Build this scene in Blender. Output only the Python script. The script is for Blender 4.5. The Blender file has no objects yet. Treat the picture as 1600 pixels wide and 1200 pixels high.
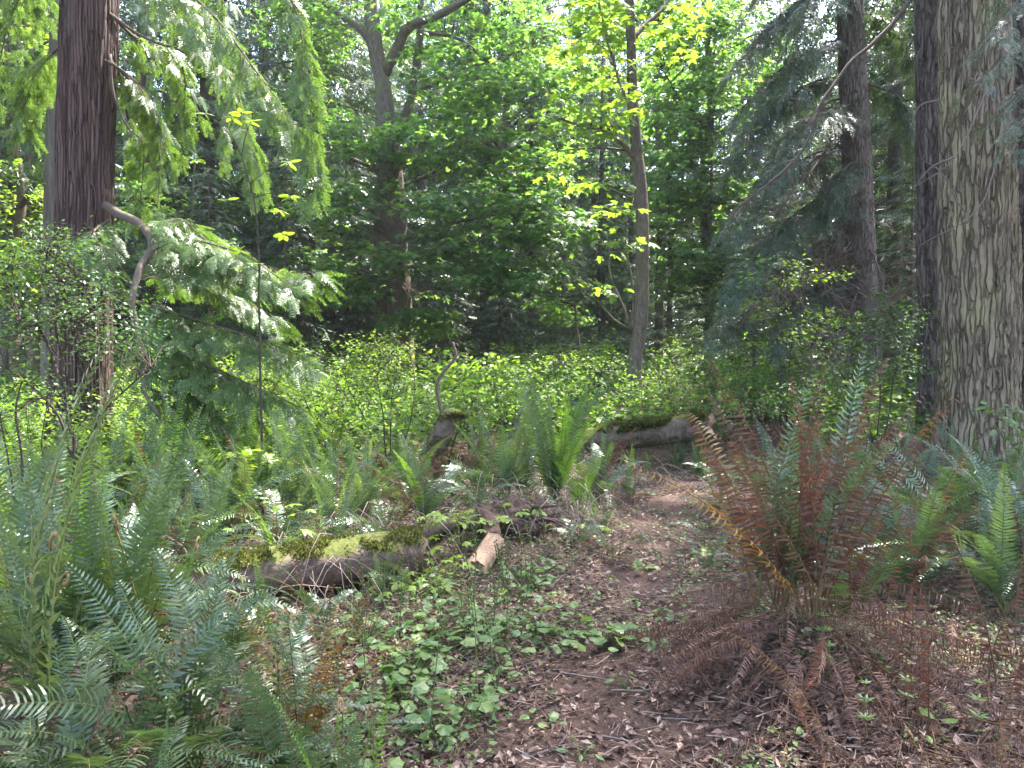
import bpy, math, random
import numpy as np
from mathutils import Vector, Matrix

random.seed(7)
RNG = np.random.default_rng(11)
SC = bpy.context.scene
COL = SC.collection
R = math.radians

# ------------------------------------------------------------------ camera, sky, sun, exposure
CAM_Z = 1.6
F = 1164.0                       # focal length in pixels of a 1600 x 1200 frame
PITCH = math.atan(40 / F)        # horizon lies a little above the middle
cam_d = bpy.data.cameras.new('camera')
cam_d.sensor_fit = 'HORIZONTAL'
cam_d.sensor_width = 36.0
cam_d.lens = 36.0 * F / 1600.0
cam_d.clip_start = 0.05
cam_d.clip_end = 600
cam = bpy.data.objects.new('camera', cam_d)
cam.location = (0, 0, CAM_Z)
cam.rotation_euler = (R(90) - PITCH, 0, 0)
COL.objects.link(cam)
SC.camera = cam

SUN_AZ, SUN_EL = R(42), R(60)    # azimuth clockwise from +Y
TO_SUN = Vector((math.sin(SUN_AZ) * math.cos(SUN_EL), math.cos(SUN_AZ) * math.cos(SUN_EL), math.sin(SUN_EL)))
w = bpy.data.worlds.new('World')
SC.world = w
w.use_nodes = True
nt = w.node_tree
bg = nt.nodes['Background']
sky = nt.nodes.new('ShaderNodeTexSky')
sky.sky_type = 'NISHITA'
sky.sun_disc = False
sky.sun_elevation = SUN_EL
sky.sun_rotation = SUN_AZ
sky.air_density = 1.0
sky.dust_density = 2.5
sky.ozone_density = 1.0
nt.links.new(sky.outputs[0], bg.inputs[0])
bg.inputs[1].default_value = 0.15
sun_d = bpy.data.lights.new('sun', 'SUN')
sun_d.energy = 3.0
sun_d.angle = R(0.6)
sun_d.color = (1.0, 0.96, 0.90)
sun = bpy.data.objects.new('sun', sun_d)
sun.rotation_euler = TO_SUN.to_track_quat('Z', 'Y').to_euler()
sun.location = (0, 0, 40)
COL.objects.link(sun)

SC.view_settings.view_transform = 'Standard'
SC.view_settings.look = 'None'
SC.view_settings.gamma = 1.0
SC.view_settings.exposure = 3.5
cy = SC.cycles
cy.max_bounces = 7
cy.diffuse_bounces = 4
cy.glossy_bounces = 2
cy.transmission_bounces = 4
cy.transparent_max_bounces = 4
cy.sample_clamp_indirect = 6.0
cy.caustics_reflective = False
cy.caustics_refractive = False
cy.use_denoising = True
cy.volume_bounces = 1

# ------------------------------------------------------------------ numbers
_perm = np.random.default_rng(3).random((64, 64, 64)).astype(np.float32)

def vnoise(x, y, z):
    xi = np.floor(x).astype(int); yi = np.floor(y).astype(int); zi = np.floor(z).astype(int)
    u = x - xi; v = y - yi; t = z - zi
    u = u * u * (3 - 2 * u); v = v * v * (3 - 2 * v); t = t * t * (3 - 2 * t)
    def g(a, b, c): return _perm[(xi + a) & 63, (yi + b) & 63, (zi + c) & 63]
    x00 = g(0, 0, 0) * (1 - u) + g(1, 0, 0) * u
    x10 = g(0, 1, 0) * (1 - u) + g(1, 1, 0) * u
    x01 = g(0, 0, 1) * (1 - u) + g(1, 0, 1) * u
    x11 = g(0, 1, 1) * (1 - u) + g(1, 1, 1) * u
    return (x00 * (1 - v) + x10 * v) * (1 - t) + (x01 * (1 - v) + x11 * v) * t

def fbm(x, y, z, o=4):
    x = np.asarray(x, float); y = np.asarray(y, float); z = np.asarray(z, float)
    s = 0; a = 0.5
    for i in range(o):
        s = s + a * vnoise(x + 17.3 * i, y + 9.1 * i, z + 5.7 * i)
        x = x * 2; y = y * 2; z = z * 2; a *= 0.5
    return s

def P(px, py, Y):
    """a place in the wood from a sight line (1600 x 1200 frame) and a distance ahead"""
    v = (600 - py) / F
    u = (px - 800) / F
    c, s = math.cos(PITCH), math.sin(PITCH)
    dy = c + v * s
    dz = -s + v * c
    k = Y / dy
    return np.array([u * k, Y, CAM_Z + dz * k])

def X(px, Y): return (px - 800) / F * Y

PATH_Y = np.array([-5, 2.0, 2.9, 4.2, 5.8, 7.8, 10.3, 13.0, 40.0])
PATH_X = np.array([0.0, 0.15, 0.30, 0.60, 1.05, 1.60, 1.75, 0.6, -4.0])

def path_mask(x, y):
    c = np.interp(y, PATH_Y, PATH_X)
    hw = np.interp(y, [0, 4, 8, 11, 13], [0.7, 0.55, 0.42, 0.3, 0.05])
    d = np.abs(x - c) / hw
    m = np.clip(1.45 - d, 0, 1)
    return m * m * (3 - 2 * m)

def bump(x, y, cx, cy_, rx, ry, h):
    return h * np.exp(-(((x - cx) / rx) ** 2 + ((y - cy_) / ry) ** 2))

def gh(x, y):
    x = np.asarray(x, float); y = np.asarray(y, float)
    z = 0.10 * (fbm(x * 0.5 + 9, y * 0.5 + 4, 0 * x, 3) - 0.45)
    z = z + 0.05 * (fbm(x * 2.1, y * 2.1, 0 * x + 3, 3) - 0.45)
    z = z + bump(x, y, 1.40, 3.6, 0.55, 0.5, 0.34)
    z = z + bump(x, y, -0.1, 6.9, 0.95, 1.0, 0.22)
    z = z + bump(x, y, 2.1, 11.8, 1.8, 1.0, 0.12)
    z = z + bump(x, y, -1.9, 3.0, 1.1, 1.2, 0.12)
    z = z + bump(x, y, 5.0, 9.6, 0.9, 0.8, 0.15)
    z = z + np.clip((y - 11) / 60, 0, 1) * 1.6
    z = z - 0.05 * path_mask(x, y)
    return z + np.where((y > 1) & (y < 13.5) & (np.abs(x) < 6), 0.03 * (fbm(x * 9, y * 9, x * 0, 3) - 0.45), 0)

def g1(x, y): return float(gh(np.array([x]), np.array([y]))[0])

# ------------------------------------------------------------------ mesh collecting
class MB:
    def __init__(s): s.v = []; s.f = []; s.m = []; s.n = 0; s.sm = []
    def add(s, v, f, mat=0, smooth=False):
        v = np.asarray(v, np.float32).reshape(-1, 3); f = np.asarray(f, np.int32).reshape(-1, 3)
        if len(f) == 0: return
        s.v.append(v); s.f.append(f + s.n); s.n += len(v)
        s.m.append(np.full(len(f), mat, np.int32)); s.sm.append(np.full(len(f), smooth, bool))
    def mesh(s, name, mats):
        me = bpy.data.meshes.new(name)
        v = np.concatenate(s.v); f = np.concatenate(s.f)
        me.vertices.add(len(v)); me.vertices.foreach_set('co', v.ravel())
        me.loops.add(f.size); me.loops.foreach_set('vertex_index', f.ravel())
        me.polygons.add(len(f)); me.polygons.foreach_set('loop_start', np.arange(0, f.size, 3, dtype=np.int32))
        me.polygons.foreach_set('material_index', np.concatenate(s.m))
        me.polygons.foreach_set('use_smooth', np.concatenate(s.sm))
        for m in (mats if isinstance(mats, (list, tuple)) else [mats]): me.materials.append(m)
        me.update(calc_edges=True); me.validate()
        return me
    def build(s, name, mats, parent=None, **tags):
        return link(name, s.mesh(name, mats), parent, **tags)

def link(name, me, parent=None, loc=None, rot=None, scale=None, **tags):
    o = bpy.data.objects.new(name, me); COL.objects.link(o)
    if parent is not None: o.parent = parent
    if loc is not None: o.location = loc
    if rot is not None: o.rotation_euler = rot
    if scale is not None: o.scale = (scale,) * 3 if np.isscalar(scale) else scale
    for k, v in tags.items(): o[k] = v
    return o

def thing(name, label, category, loc=(0, 0, 0), group=None, rotz=0.0):
    o = bpy.data.objects.new(name, None); COL.objects.link(o)
    o.location = [float(a) for a in loc]; o.rotation_euler = (0, 0, rotz); o.empty_display_size = 0.1
    o['label'] = label; o['category'] = category
    if group: o['group'] = group
    return o

def norm(a): return a / (np.linalg.norm(a, axis=-1, keepdims=True) + 1e-9)

def frames(d, n):
    """columns: width, length (d), normal"""
    d = norm(np.asarray(d, float)); n = np.asarray(n, float)
    x = norm(np.cross(d, n)); z = np.cross(x, d)
    return np.stack([x, d, z], axis=-1)

def scatter(mb, tv, tf, loc, d, n, s, mat=0, smooth=False):
    loc = np.asarray(loc, float).reshape(-1, 3)
    if len(loc) == 0: return
    M = frames(d, n) * np.asarray(s, float).reshape(-1, 1, 1)
    v = np.einsum('nij,kj->nki', M, tv) + loc[:, None, :]
    k = len(tv)
    f = tf[None] + (np.arange(len(loc)) * k)[:, None, None]
    mb.add(v.reshape(-1, 3), f.reshape(-1, 3), mat, smooth)

def tube(mb, pts, rad, sides=6, mat=0, cap=True, smooth=True):
    pts = np.asarray(pts, float); n = len(pts)
    rad = np.broadcast_to(np.asarray(rad, float), (n,))
    t = np.gradient(pts, axis=0); t = norm(t)
    ref = np.array([0.0, 0, 1]) if abs(t[:, 2]).mean() < 0.8 else np.array([1.0, 0, 0])
    u = norm(np.cross(t, ref)); v = np.cross(t, u)
    a = np.linspace(0, 2 * math.pi, sides, endpoint=False)
    ring = pts[:, None] + rad[:, None, None] * (np.cos(a)[None, :, None] * u[:, None] + np.sin(a)[None, :, None] * v[:, None])
    V = ring.reshape(-1, 3)
    i = np.arange(n - 1)[:, None] * sides; j = np.arange(sides)[None]; j2 = (j + 1) % sides
    a0 = i + j; a1 = i + j2; b0 = a0 + sides; b1 = a1 + sides
    f = np.concatenate([np.stack([a0, a1, b1], -1).reshape(-1, 3), np.stack([a0, b1, b0], -1).reshape(-1, 3)])
    if cap:
        V = np.concatenate([V, pts[:1], pts[-1:]]); c0 = n * sides; c1 = c0 + 1; jj = np.arange(sides); jn = (jj + 1) % sides
        f = np.concatenate([f, np.stack([np.full(sides, c0), jn, jj], -1), np.stack([np.full(sides, c1), (n - 1) * sides + jj, (n - 1) * sides + jn], -1)])
    mb.add(V, f, mat, smooth)

def spline(pts, n):
    pts = np.asarray(pts, float)
    if len(pts) == 2: return pts[0] + (pts[1] - pts[0]) * np.linspace(0, 1, n)[:, None]
    p = np.vstack([2 * pts[0] - pts[1], pts, 2 * pts[-1] - pts[-2]])
    out = []
    for t in np.linspace(0, len(pts) - 1 - 1e-6, n):
        i = int(t); u = t - i
        a, b, c, d = p[i], p[i + 1], p[i + 2], p[i + 3]
        out.append(0.5 * (2 * b + (c - a) * u + (2 * a - 5 * b + 4 * c - d) * u * u + (3 * b - 3 * c + d - a) * u ** 3))
    return np.array(out)

def wob(pts, amp, seed=0, fr=1.5):
    s = np.concatenate([[0], np.cumsum(np.linalg.norm(np.diff(pts, axis=0), axis=1))])
    q = np.stack([fbm(s * fr + seed * 3.1, s * 0 + k * 7.7, s * 0 + seed, 3) - 0.47 for k in range(3)], -1)
    q[0] = 0
    return pts + amp * q * 2

# ------------------------------------------------------------------ materials
def mat_new(name):
    m = bpy.data.materials.new(name); m.use_nodes = True
    nt = m.node_tree; nt.nodes.clear()
    out = nt.nodes.new('ShaderNodeOutputMaterial')
    return m, nt, out

def ramp(nt, fac, stops):
    r = nt.nodes.new('ShaderNodeValToRGB')
    el = r.color_ramp.elements
    while len(el) < len(stops): el.new(0.5)
    for e, (p, c) in zip(el, stops): e.position = p; e.color = (*c, 1)
    nt.links.new(fac, r.inputs[0])
    return r.outputs[0]

def noise(nt, vec, scale, detail=4, rough=0.55, dist=0.0):
    n = nt.nodes.new('ShaderNodeTexNoise'); n.inputs['Scale'].default_value = scale
    n.inputs['Detail'].default_value = detail; n.inputs['Roughness'].default_value = rough
    n.inputs['Distortion'].default_value = dist
    if vec is not None: nt.links.new(vec, n.inputs['Vector'])
    return n

def mapped(nt, scale, coord='Object'):
    tc = nt.nodes.new('ShaderNodeTexCoord'); mp = nt.nodes.new('ShaderNodeMapping')
    mp.inputs['Scale'].default_value = scale
    nt.links.new(tc.outputs[coord], mp.inputs[0])
    return mp.outputs[0]

def mixc(nt, fac, a, b, mode='MIX'):
    m = nt.nodes.new('ShaderNodeMix'); m.data_type = 'RGBA'; m.blend_type = mode
    for sock, val in ((m.inputs[0], fac), (m.inputs[6], a), (m.inputs[7], b)):
        if hasattr(val, 'is_linked') or hasattr(val, 'links'): nt.links.new(val, sock)
        elif isinstance(val, (int, float)): sock.default_value = val
        else: sock.default_value = (*val, 1)
    return m.outputs[2]

def leaf_mat(name, stops, trans=0.45, rough=0.45, spec=0.4, tcol=None, per='island'):
    """thin leaf: reflects and lets light through; every leaf its own shade"""
    m, nt, out = mat_new(name)
    g = nt.nodes.new('ShaderNodeNewGeometry')
    oi = nt.nodes.new('ShaderNodeObjectInfo')
    if per == 'island': fac = g.outputs['Random Per Island']
    else:
        mm = nt.nodes.new('ShaderNodeMath'); mm.operation = 'MULTIPLY_ADD'
        nt.links.new(g.outputs['Random Per Island'], mm.inputs[0]); mm.inputs[1].default_value = 0.35
        m2 = nt.nodes.new('ShaderNodeMath'); m2.operation = 'MULTIPLY'; m2.inputs[1].default_value = 0.65
        nt.links.new(oi.outputs['Random'], m2.inputs[0]); nt.links.new(m2.outputs[0], mm.inputs[2])
        fac = mm.outputs[0]
    col = ramp(nt, fac, stops)
    nz = noise(nt, mapped(nt, (1, 1, 1)), 9.0, 2)
    col = mixc(nt, 0.35, col, ramp(nt, nz.outputs[0], [(0.3, (0.55, 0.55, 0.55)), (0.7, (1, 1, 1))]), 'MULTIPLY')
    b = nt.nodes.new('ShaderNodeBsdfPrincipled')
    b.inputs['Roughness'].default_value = rough
    b.inputs['Specular IOR Level'].default_value = spec
    nt.links.new(col, b.inputs['Base Color'])
    if trans > 0:
        t = nt.nodes.new('ShaderNodeBsdfTranslucent')
        tc = mixc(nt, 1.0, col, tcol or (1.5, 1.55, 0.7), 'MULTIPLY')
        nt.links.new(tc, t.inputs[0])
        mx = nt.nodes.new('ShaderNodeMixShader'); mx.inputs[0].default_value = trans
        nt.links.new(b.outputs[0], mx.inputs[1]); nt.links.new(t.outputs[0], mx.inputs[2])
        nt.links.new(mx.outputs[0], out.inputs[0])
    else: nt.links.new(b.outputs[0], out.inputs[0])
    return m

def bark_mat(name, stops, vscale=(14, 14, 1.6), bump_d=0.02, lichen=None, lam=0.5, rough=0.9, vs2=(40, 40, 6), plates=None):
    m, nt, out = mat_new(name)
    v = mapped(nt, vscale)
    n1 = noise(nt, v, 1.0, 6, 0.65, 0.6)
    n2 = noise(nt, mapped(nt, vs2), 1.0, 4, 0.6)
    col = ramp(nt, n1.outputs[0], stops)
    col = mixc(nt, 0.45, col, ramp(nt, n2.outputs[0], [(0.3, (0.5, 0.48, 0.47)), (0.72, (1.25, 1.22, 1.2))]), 'MULTIPLY')
    if lichen:
        n3 = noise(nt, mapped(nt, (2.2, 2.2, 0.9)), 1.0, 5, 0.6)
        k = ramp(nt, n3.outputs[0], [(lam, (0, 0, 0)), (lam + 0.16, (1, 1, 1))])
        col = mixc(nt, k, col, lichen)
    b = nt.nodes.new('ShaderNodeBsdfPrincipled'); b.inputs['Roughness'].default_value = rough
    b.inputs['Specular IOR Level'].default_value = 0.15
    nt.links.new(col, b.inputs['Base Color'])
    bp = nt.nodes.new('ShaderNodeBump'); bp.inputs['Strength'].default_value = 0.9; bp.inputs['Distance'].default_value = bump_d
    ad = nt.nodes.new('ShaderNodeMath'); ad.operation = 'MULTIPLY_ADD'; ad.inputs[1].default_value = 0.5
    nt.links.new(n2.outputs[0], ad.inputs[0]); nt.links.new(n1.outputs[0], ad.inputs[2])
    nt.links.new(ad.outputs[0], bp.inputs['Height']); nt.links.new(bp.outputs[0], b.inputs['Normal'])
    if plates:
        # long interlaced bark plates with open cracks between them
        pv = mapped(nt, plates); wn = noise(nt, mapped(nt, (5, 5, 3)), 1.0, 3)
        va = nt.nodes.new('ShaderNodeVectorMath'); va.operation = 'MULTIPLY_ADD'; va.inputs[1].default_value = (1.6, 1.6, 0.8)
        nt.links.new(wn.outputs['Color'], va.inputs[0]); nt.links.new(pv, va.inputs[2])
        vo = nt.nodes.new('ShaderNodeTexVoronoi'); vo.feature = 'DISTANCE_TO_EDGE'; vo.inputs['Scale'].default_value = 1.0
        nt.links.new(va.outputs[0], vo.inputs['Vector'])
        mr = nt.nodes.new('ShaderNodeMapRange'); mr.interpolation_type = 'SMOOTHSTEP'; mr.inputs[1].default_value = 0.0; mr.inputs[2].default_value = 0.16
        nt.links.new(vo.outputs['Distance'], mr.inputs[0])
        b2 = nt.nodes.new('ShaderNodeBump'); b2.inputs['Strength'].default_value = 1.0; b2.inputs['Distance'].default_value = 0.045
        nt.links.new(mr.outputs[0], b2.inputs['Height']); nt.links.new(bp.outputs[0], b2.inputs['Normal']); nt.links.new(b2.outputs[0], b.inputs['Normal'])
        pc = mixc(nt, 1.0, col, ramp(nt, mr.outputs[0], [(0.0, (0.62, 0.6, 0.6)), (0.6, (1.0, 1.0, 1.0))]), 'MULTIPLY')
        nt.links.new(pc, b.inputs['Base Color'])
    nt.links.new(b.outputs[0], out.inputs[0])
    return m

def g3(a, b, c): return [(0.0, a), (0.5, b), (1.0, c)]

M = {}
M['frond'] = leaf_mat('frond_green', g3((0.038, 0.072, 0.034), (0.060, 0.102, 0.046), (0.10, 0.13, 0.042)), 0.30, 0.34, 0.7, per='obj')
M['frond_young'] = leaf_mat('frond_young', g3((0.08, 0.16, 0.02), (0.11, 0.20, 0.03), (0.14, 0.22, 0.035)), 0.45, 0.4, 0.4, per='obj')
M['frond_red'] = leaf_mat('frond_red', g3((0.070, 0.032, 0.026), (0.105, 0.048, 0.034), (0.12, 0.085, 0.036)), 0.25, 0.55, 0.3, (1.4, 1.0, 0.7), per='obj')
M['frond_orange'] = leaf_mat('frond_orange', g3((0.16, 0.095, 0.025), (0.20, 0.11, 0.03), (0.17, 0.13, 0.03)), 0.35, 0.5, 0.3, (1.5, 1.1, 0.6), per='obj')
M['frond_dead'] = leaf_mat('frond_dead', g3((0.080, 0.038, 0.030), (0.130, 0.064, 0.048), (0.20, 0.112, 0.086)), 0.12, 0.6, 0.3, (1.3, 1.0, 0.8), per='obj')
M['rachis'] = bark_mat('rachis_brown', g3((0.06, 0.035, 0.02), (0.10, 0.055, 0.03), (0.15, 0.09, 0.05)), (60, 60, 20), 0.001)
M['rachis_green'] = bark_mat('rachis_green', g3((0.06, 0.08, 0.03), (0.10, 0.12, 0.04), (0.13, 0.12, 0.05)), (60, 60, 20), 0.001)
M['fiddle'] = bark_mat('fiddlehead_scales', g3((0.16, 0.10, 0.05), (0.27, 0.18, 0.09), (0.36, 0.25, 0.14)), (90, 90, 60), 0.004)
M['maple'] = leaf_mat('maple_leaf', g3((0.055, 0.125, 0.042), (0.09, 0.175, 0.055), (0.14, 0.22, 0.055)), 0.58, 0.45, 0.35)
M['maple_lit'] = leaf_mat('maple_leaf_sunlit', g3((0.09, 0.17, 0.03), (0.14, 0.225, 0.035), (0.20, 0.26, 0.045)), 0.55, 0.45, 0.35)  # sunlit copy of the maple leaf: backlight put into its yellower colour
M['under'] = leaf_mat('salmonberry_leaf', [(0.0, (0.045, 0.105, 0.032)), (0.35, (0.085, 0.165, 0.040)), (0.7, (0.13, 0.22, 0.045)), (1.0, (0.20, 0.27, 0.045))], 0.55, 0.5, 0.3)
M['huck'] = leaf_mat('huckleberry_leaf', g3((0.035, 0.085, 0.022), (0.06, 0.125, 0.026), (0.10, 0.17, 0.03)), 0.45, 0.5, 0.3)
M['huck_shaded'] = leaf_mat('shaded_huckleberry_leaf', g3((0.022, 0.055, 0.018), (0.038, 0.08, 0.022), (0.065, 0.115, 0.026)), 0.4, 0.4, 0.4)  # evergreen dark green, lowered further so the colour stands in for shade
M['huck_lit'] = leaf_mat('sunlit_shrub_leaf', g3((0.09, 0.16, 0.022), (0.13, 0.21, 0.03), (0.19, 0.26, 0.04)), 0.5, 0.5, 0.3)  # brighter copy of the huckleberry leaf, sunlight painted into the colour
M['herb'] = leaf_mat('herb_leaf', g3((0.06, 0.125, 0.042), (0.095, 0.17, 0.052), (0.16, 0.23, 0.05)), 0.42, 0.45, 0.4, per='obj')
M['cover'] = leaf_mat('ground_cover_leaf', g3((0.045, 0.10, 0.028), (0.075, 0.145, 0.035), (0.13, 0.19, 0.04)), 0.4, 0.45, 0.4)
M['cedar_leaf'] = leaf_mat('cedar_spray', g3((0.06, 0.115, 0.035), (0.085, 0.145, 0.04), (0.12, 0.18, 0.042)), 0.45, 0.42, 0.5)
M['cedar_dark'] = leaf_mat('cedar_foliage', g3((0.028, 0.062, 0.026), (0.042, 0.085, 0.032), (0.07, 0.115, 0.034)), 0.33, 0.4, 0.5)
M['needle'] = leaf_mat('hemlock_needle', g3((0.036, 0.066, 0.042), (0.056, 0.092, 0.054), (0.085, 0.12, 0.058)), 0.28, 0.42, 0.5)
M['dead_twig'] = bark_mat('dead_twig', g3((0.11, 0.08, 0.07), (0.18, 0.135, 0.118), (0.27, 0.215, 0.19)), (30, 30, 30), 0.002)
M['twig'] = bark_mat('dark_twig', g3((0.030, 0.022, 0.018), (0.055, 0.042, 0.034), (0.09, 0.072, 0.058)), (30, 30, 12), 0.002)
M['bark_cedar'] = bark_mat('cedar_bark', [(0.25, (0.055, 0.036, 0.035)), (0.5, (0.115, 0.075, 0.068)), (0.75, (0.20, 0.140, 0.125))], (26, 26, 0.8), 0.03, (0.12, 0.115, 0.085), 0.58, vs2=(70, 70, 3), plates=(30, 30, 0.7))
M['bark_cedar2'] = bark_mat('grey_cedar_bark', [(0.25, (0.06, 0.05, 0.042)), (0.5, (0.12, 0.10, 0.085)), (0.75, (0.19, 0.165, 0.14))], (22, 22, 0.7), 0.02, (0.12, 0.13, 0.09), 0.5)
M['bark_fir'] = bark_mat('fir_bark', [(0.25, (0.11, 0.085, 0.062)), (0.5, (0.20, 0.155, 0.108)), (0.78, (0.30, 0.245, 0.17))], (9, 9, 2.0), 0.02, (0.26, 0.225, 0.125), 0.50, vs2=(34, 34, 12), plates=(17, 17, 1.5))
M['bark_fir_dark'] = bark_mat('dark_fir_bark', [(0.3, (0.05, 0.038, 0.036)), (0.55, (0.125, 0.095, 0.085)), (0.8, (0.21, 0.165, 0.145))], (10, 10, 2.4), 0.03, None, plates=(14, 14, 2.0))
M['bark_hem'] = bark_mat('hemlock_bark', [(0.25, (0.14, 0.12, 0.11)), (0.5, (0.25, 0.21, 0.19)), (0.75, (0.35, 0.305, 0.27))], (16, 16, 2.0), 0.015, (0.12, 0.135, 0.085), 0.58, plates=(22, 22, 3.5))
M['bark_maple'] = bark_mat('maple_bark', [(0.25, (0.055, 0.042, 0.032)), (0.5, (0.115, 0.090, 0.068)), (0.75, (0.19, 0.155, 0.12))], (20, 20, 7), 0.012, (0.10, 0.11, 0.04), 0.55, vs2=(60, 60, 25))
M['bark_far'] = bark_mat('far_bark', [(0.25, (0.06, 0.048, 0.042)), (0.5, (0.11, 0.088, 0.076)), (0.75, (0.17, 0.14, 0.12))], (14, 14, 2.0), 0.015, (0.10, 0.11, 0.075), 0.6)
M['branch'] = bark_mat('branch_bark', g3((0.05, 0.038, 0.03), (0.10, 0.078, 0.062), (0.16, 0.13, 0.105)), (40, 40, 40), 0.006)
M['root'] = bark_mat('rotten_wood', g3((0.035, 0.022, 0.016), (0.075, 0.048, 0.036), (0.13, 0.09, 0.07)), (18, 18, 18), 0.02)
M['heartwood'] = bark_mat('broken_wood', g3((0.16, 0.10, 0.06), (0.30, 0.20, 0.13), (0.42, 0.31, 0.22)), (50, 50, 12), 0.01)
M['moss'] = leaf_mat('moss_blade', g3((0.04, 0.05, 0.018), (0.065, 0.072, 0.022), (0.10, 0.10, 0.03)), 0.3, 0.7, 0.2)

def log_mat():
    m, nt, out = mat_new('mossy_log_bark')
    n1 = noise(nt, mapped(nt, (9, 9, 9)), 1.0, 7, 0.65, 0.8)
    col = ramp(nt, n1.outputs[0], [(0.25, (0.045, 0.032, 0.024)), (0.5, (0.11, 0.080, 0.062)), (0.78, (0.21, 0.16, 0.125))])
    g = nt.nodes.new('ShaderNodeNewGeometry'); sx = nt.nodes.new('ShaderNodeSeparateXYZ')
    nt.links.new(g.outputs['Normal'], sx.inputs[0])
    n2 = noise(nt, mapped(nt, (4, 4, 4)), 1.0, 5, 0.65)
    ad = nt.nodes.new('ShaderNodeMath'); ad.operation = 'MULTIPLY_ADD'; ad.inputs[1].default_value = 0.55
    nt.links.new(sx.outputs[2], ad.inputs[0]); nt.links.new(n2.outputs[0], ad.inputs[2])
    k = ramp(nt, ad.outputs[0], [(0.72, (0, 0, 0)), (0.90, (1, 1, 1))])
    n3 = noise(nt, mapped(nt, (50, 50, 50)), 1.0, 3)
    moss = ramp(nt, n3.outputs[0], [(0.3, (0.035, 0.045, 0.014)), (0.7, (0.10, 0.105, 0.026))])
    col = mixc(nt, k, col, moss)
    b = nt.nodes.new('ShaderNodeBsdfPrincipled'); b.inputs['Roughness'].default_value = 0.95; b.inputs['Specular IOR Level'].default_value = 0.1
    nt.links.new(col, b.inputs['Base Color'])
    bp = nt.nodes.new('ShaderNodeBump'); bp.inputs['Strength'].default_value = 0.8; bp.inputs['Distance'].default_value = 0.03
    nt.links.new(n1.outputs[0], bp.inputs['Height']); nt.links.new(bp.outputs[0], b.inputs['Normal'])
    nt.links.new(b.outputs[0], out.inputs[0])
    return m
M['log'] = log_mat()

def ground_mat():
    m, nt, out = mat_new('forest_floor')
    v = mapped(nt, (1, 1, 1))
    n1 = noise(nt, v, 34, 6, 0.7)
    n2 = noise(nt, v, 1.6, 5, 0.6)
    n3 = noise(nt, v, 110, 3, 0.7)
    litter = ramp(nt, n1.outputs[0], [(0.28, (0.026, 0.017, 0.013)), (0.5, (0.070, 0.044, 0.034)), (0.72, (0.15, 0.10, 0.08))])
    soil = ramp(nt, n3.outputs[0], [(0.3, (0.042, 0.026, 0.019)), (0.7, (0.10, 0.064, 0.049))])
    at = nt.nodes.new('ShaderNodeAttribute'); at.attribute_name = 'trodden'
    mm = nt.nodes.new('ShaderNodeMath'); mm.operation = 'MULTIPLY'
    nt.links.new(at.outputs['Fac'], mm.inputs[0]); nt.links.new(n2.outputs[0], mm.inputs[1])
    k = ramp(nt, mm.outputs[0], [(0.25, (0, 0, 0)), (0.6, (1, 1, 1))])
    col = mixc(nt, k, litter, soil)
    b = nt.nodes.new('ShaderNodeBsdfPrincipled'); b.inputs['Roughness'].default_value = 0.95; b.inputs['Specular IOR Level'].default_value = 0.15
    nt.links.new(col, b.inputs['Base Color'])
    bp = nt.nodes.new('ShaderNodeBump'); bp.inputs['Strength'].default_value = 1.0; bp.inputs['Distance'].default_value = 0.02
    nt.links.new(n1.outputs[0], bp.inputs['Height']); nt.links.new(bp.outputs[0], b.inputs['Normal'])
    nt.links.new(b.outputs[0], out.inputs[0])
    return m
M['ground'] = ground_mat()
M['litter'] = leaf_mat('litter_flake', [(0, (0.040, 0.022, 0.016)), (0.45, (0.105, 0.060, 0.045)), (0.8, (0.19, 0.118, 0.088)), (1, (0.34, 0.25, 0.20))], 0.1, 0.6, 0.3, (1.2, 1, 0.8))

# ------------------------------------------------------------------ leaf shapes (length along +Y, face +Z, length 1)
def fan(b, c, zc=0.0):
    b = np.array(b, float); c = np.array(c, float)
    v = np.vstack([[c[0], c[1], zc], b]); n = len(b)
    f = np.array([[0, 1 + i, 1 + (i + 1) % n] for i in range(n)])
    return v, f

def mirror(half):
    """half outline from base to tip on +x"""
    o = [half[0]] + half[1:-1] + [half[-1]] + [(-x, y, z) for x, y, z in reversed(half[1:-1])]
    return o
MAPLE = fan(mirror([(0, 0, 0), (0.20, -0.06, -0.02), (0.46, 0.06, -0.10), (0.26, 0.24, 0.0), (0.56, 0.56, -0.12), (0.30, 0.52, -0.03), (0.17, 0.56, 0.0), (0.20, 0.78, -0.06), (0, 1, -0.14)]), (0, 0.30), 0.05)
MAPLE_S = fan(mirror([(0, 0, 0), (0.46, 0.06, -0.08), (0.24, 0.26, 0.0), (0.55, 0.58, -0.10), (0.16, 0.56, 0.0), (0, 1, -0.12)]), (0, 0.30), 0.05)
OVAL = fan(mirror([(0, 0, 0), (0.19, 0.22, -0.03), (0.24, 0.5, -0.04), (0.14, 0.8, -0.06), (0, 1, -0.10)]), (0, 0.45), 0.03)
DIAM = (np.array([(0, 0, 0), (0.26, 0.45, -0.04), (0, 1, -0.06), (-0.26, 0.45, -0.04)], float), np.array([(0, 1, 2), (0, 2, 3)]))
def rosette_leaf():
    b = []
    for i in range(14):
        a = -math.pi / 2 + 2 * math.pi * (i + 0.5) / 14
        r = 0.52 * (1.0 if i % 2 else 0.82)
        if i in (0, 13): r *= 0.55
        b.append((r * math.cos(a), 0.45 + r * math.sin(a), -0.06 + 0.05 * math.sin(3 * a)))
    return fan(b, (0, 0.2), 0.0)
ROUND = rosette_leaf()
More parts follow.
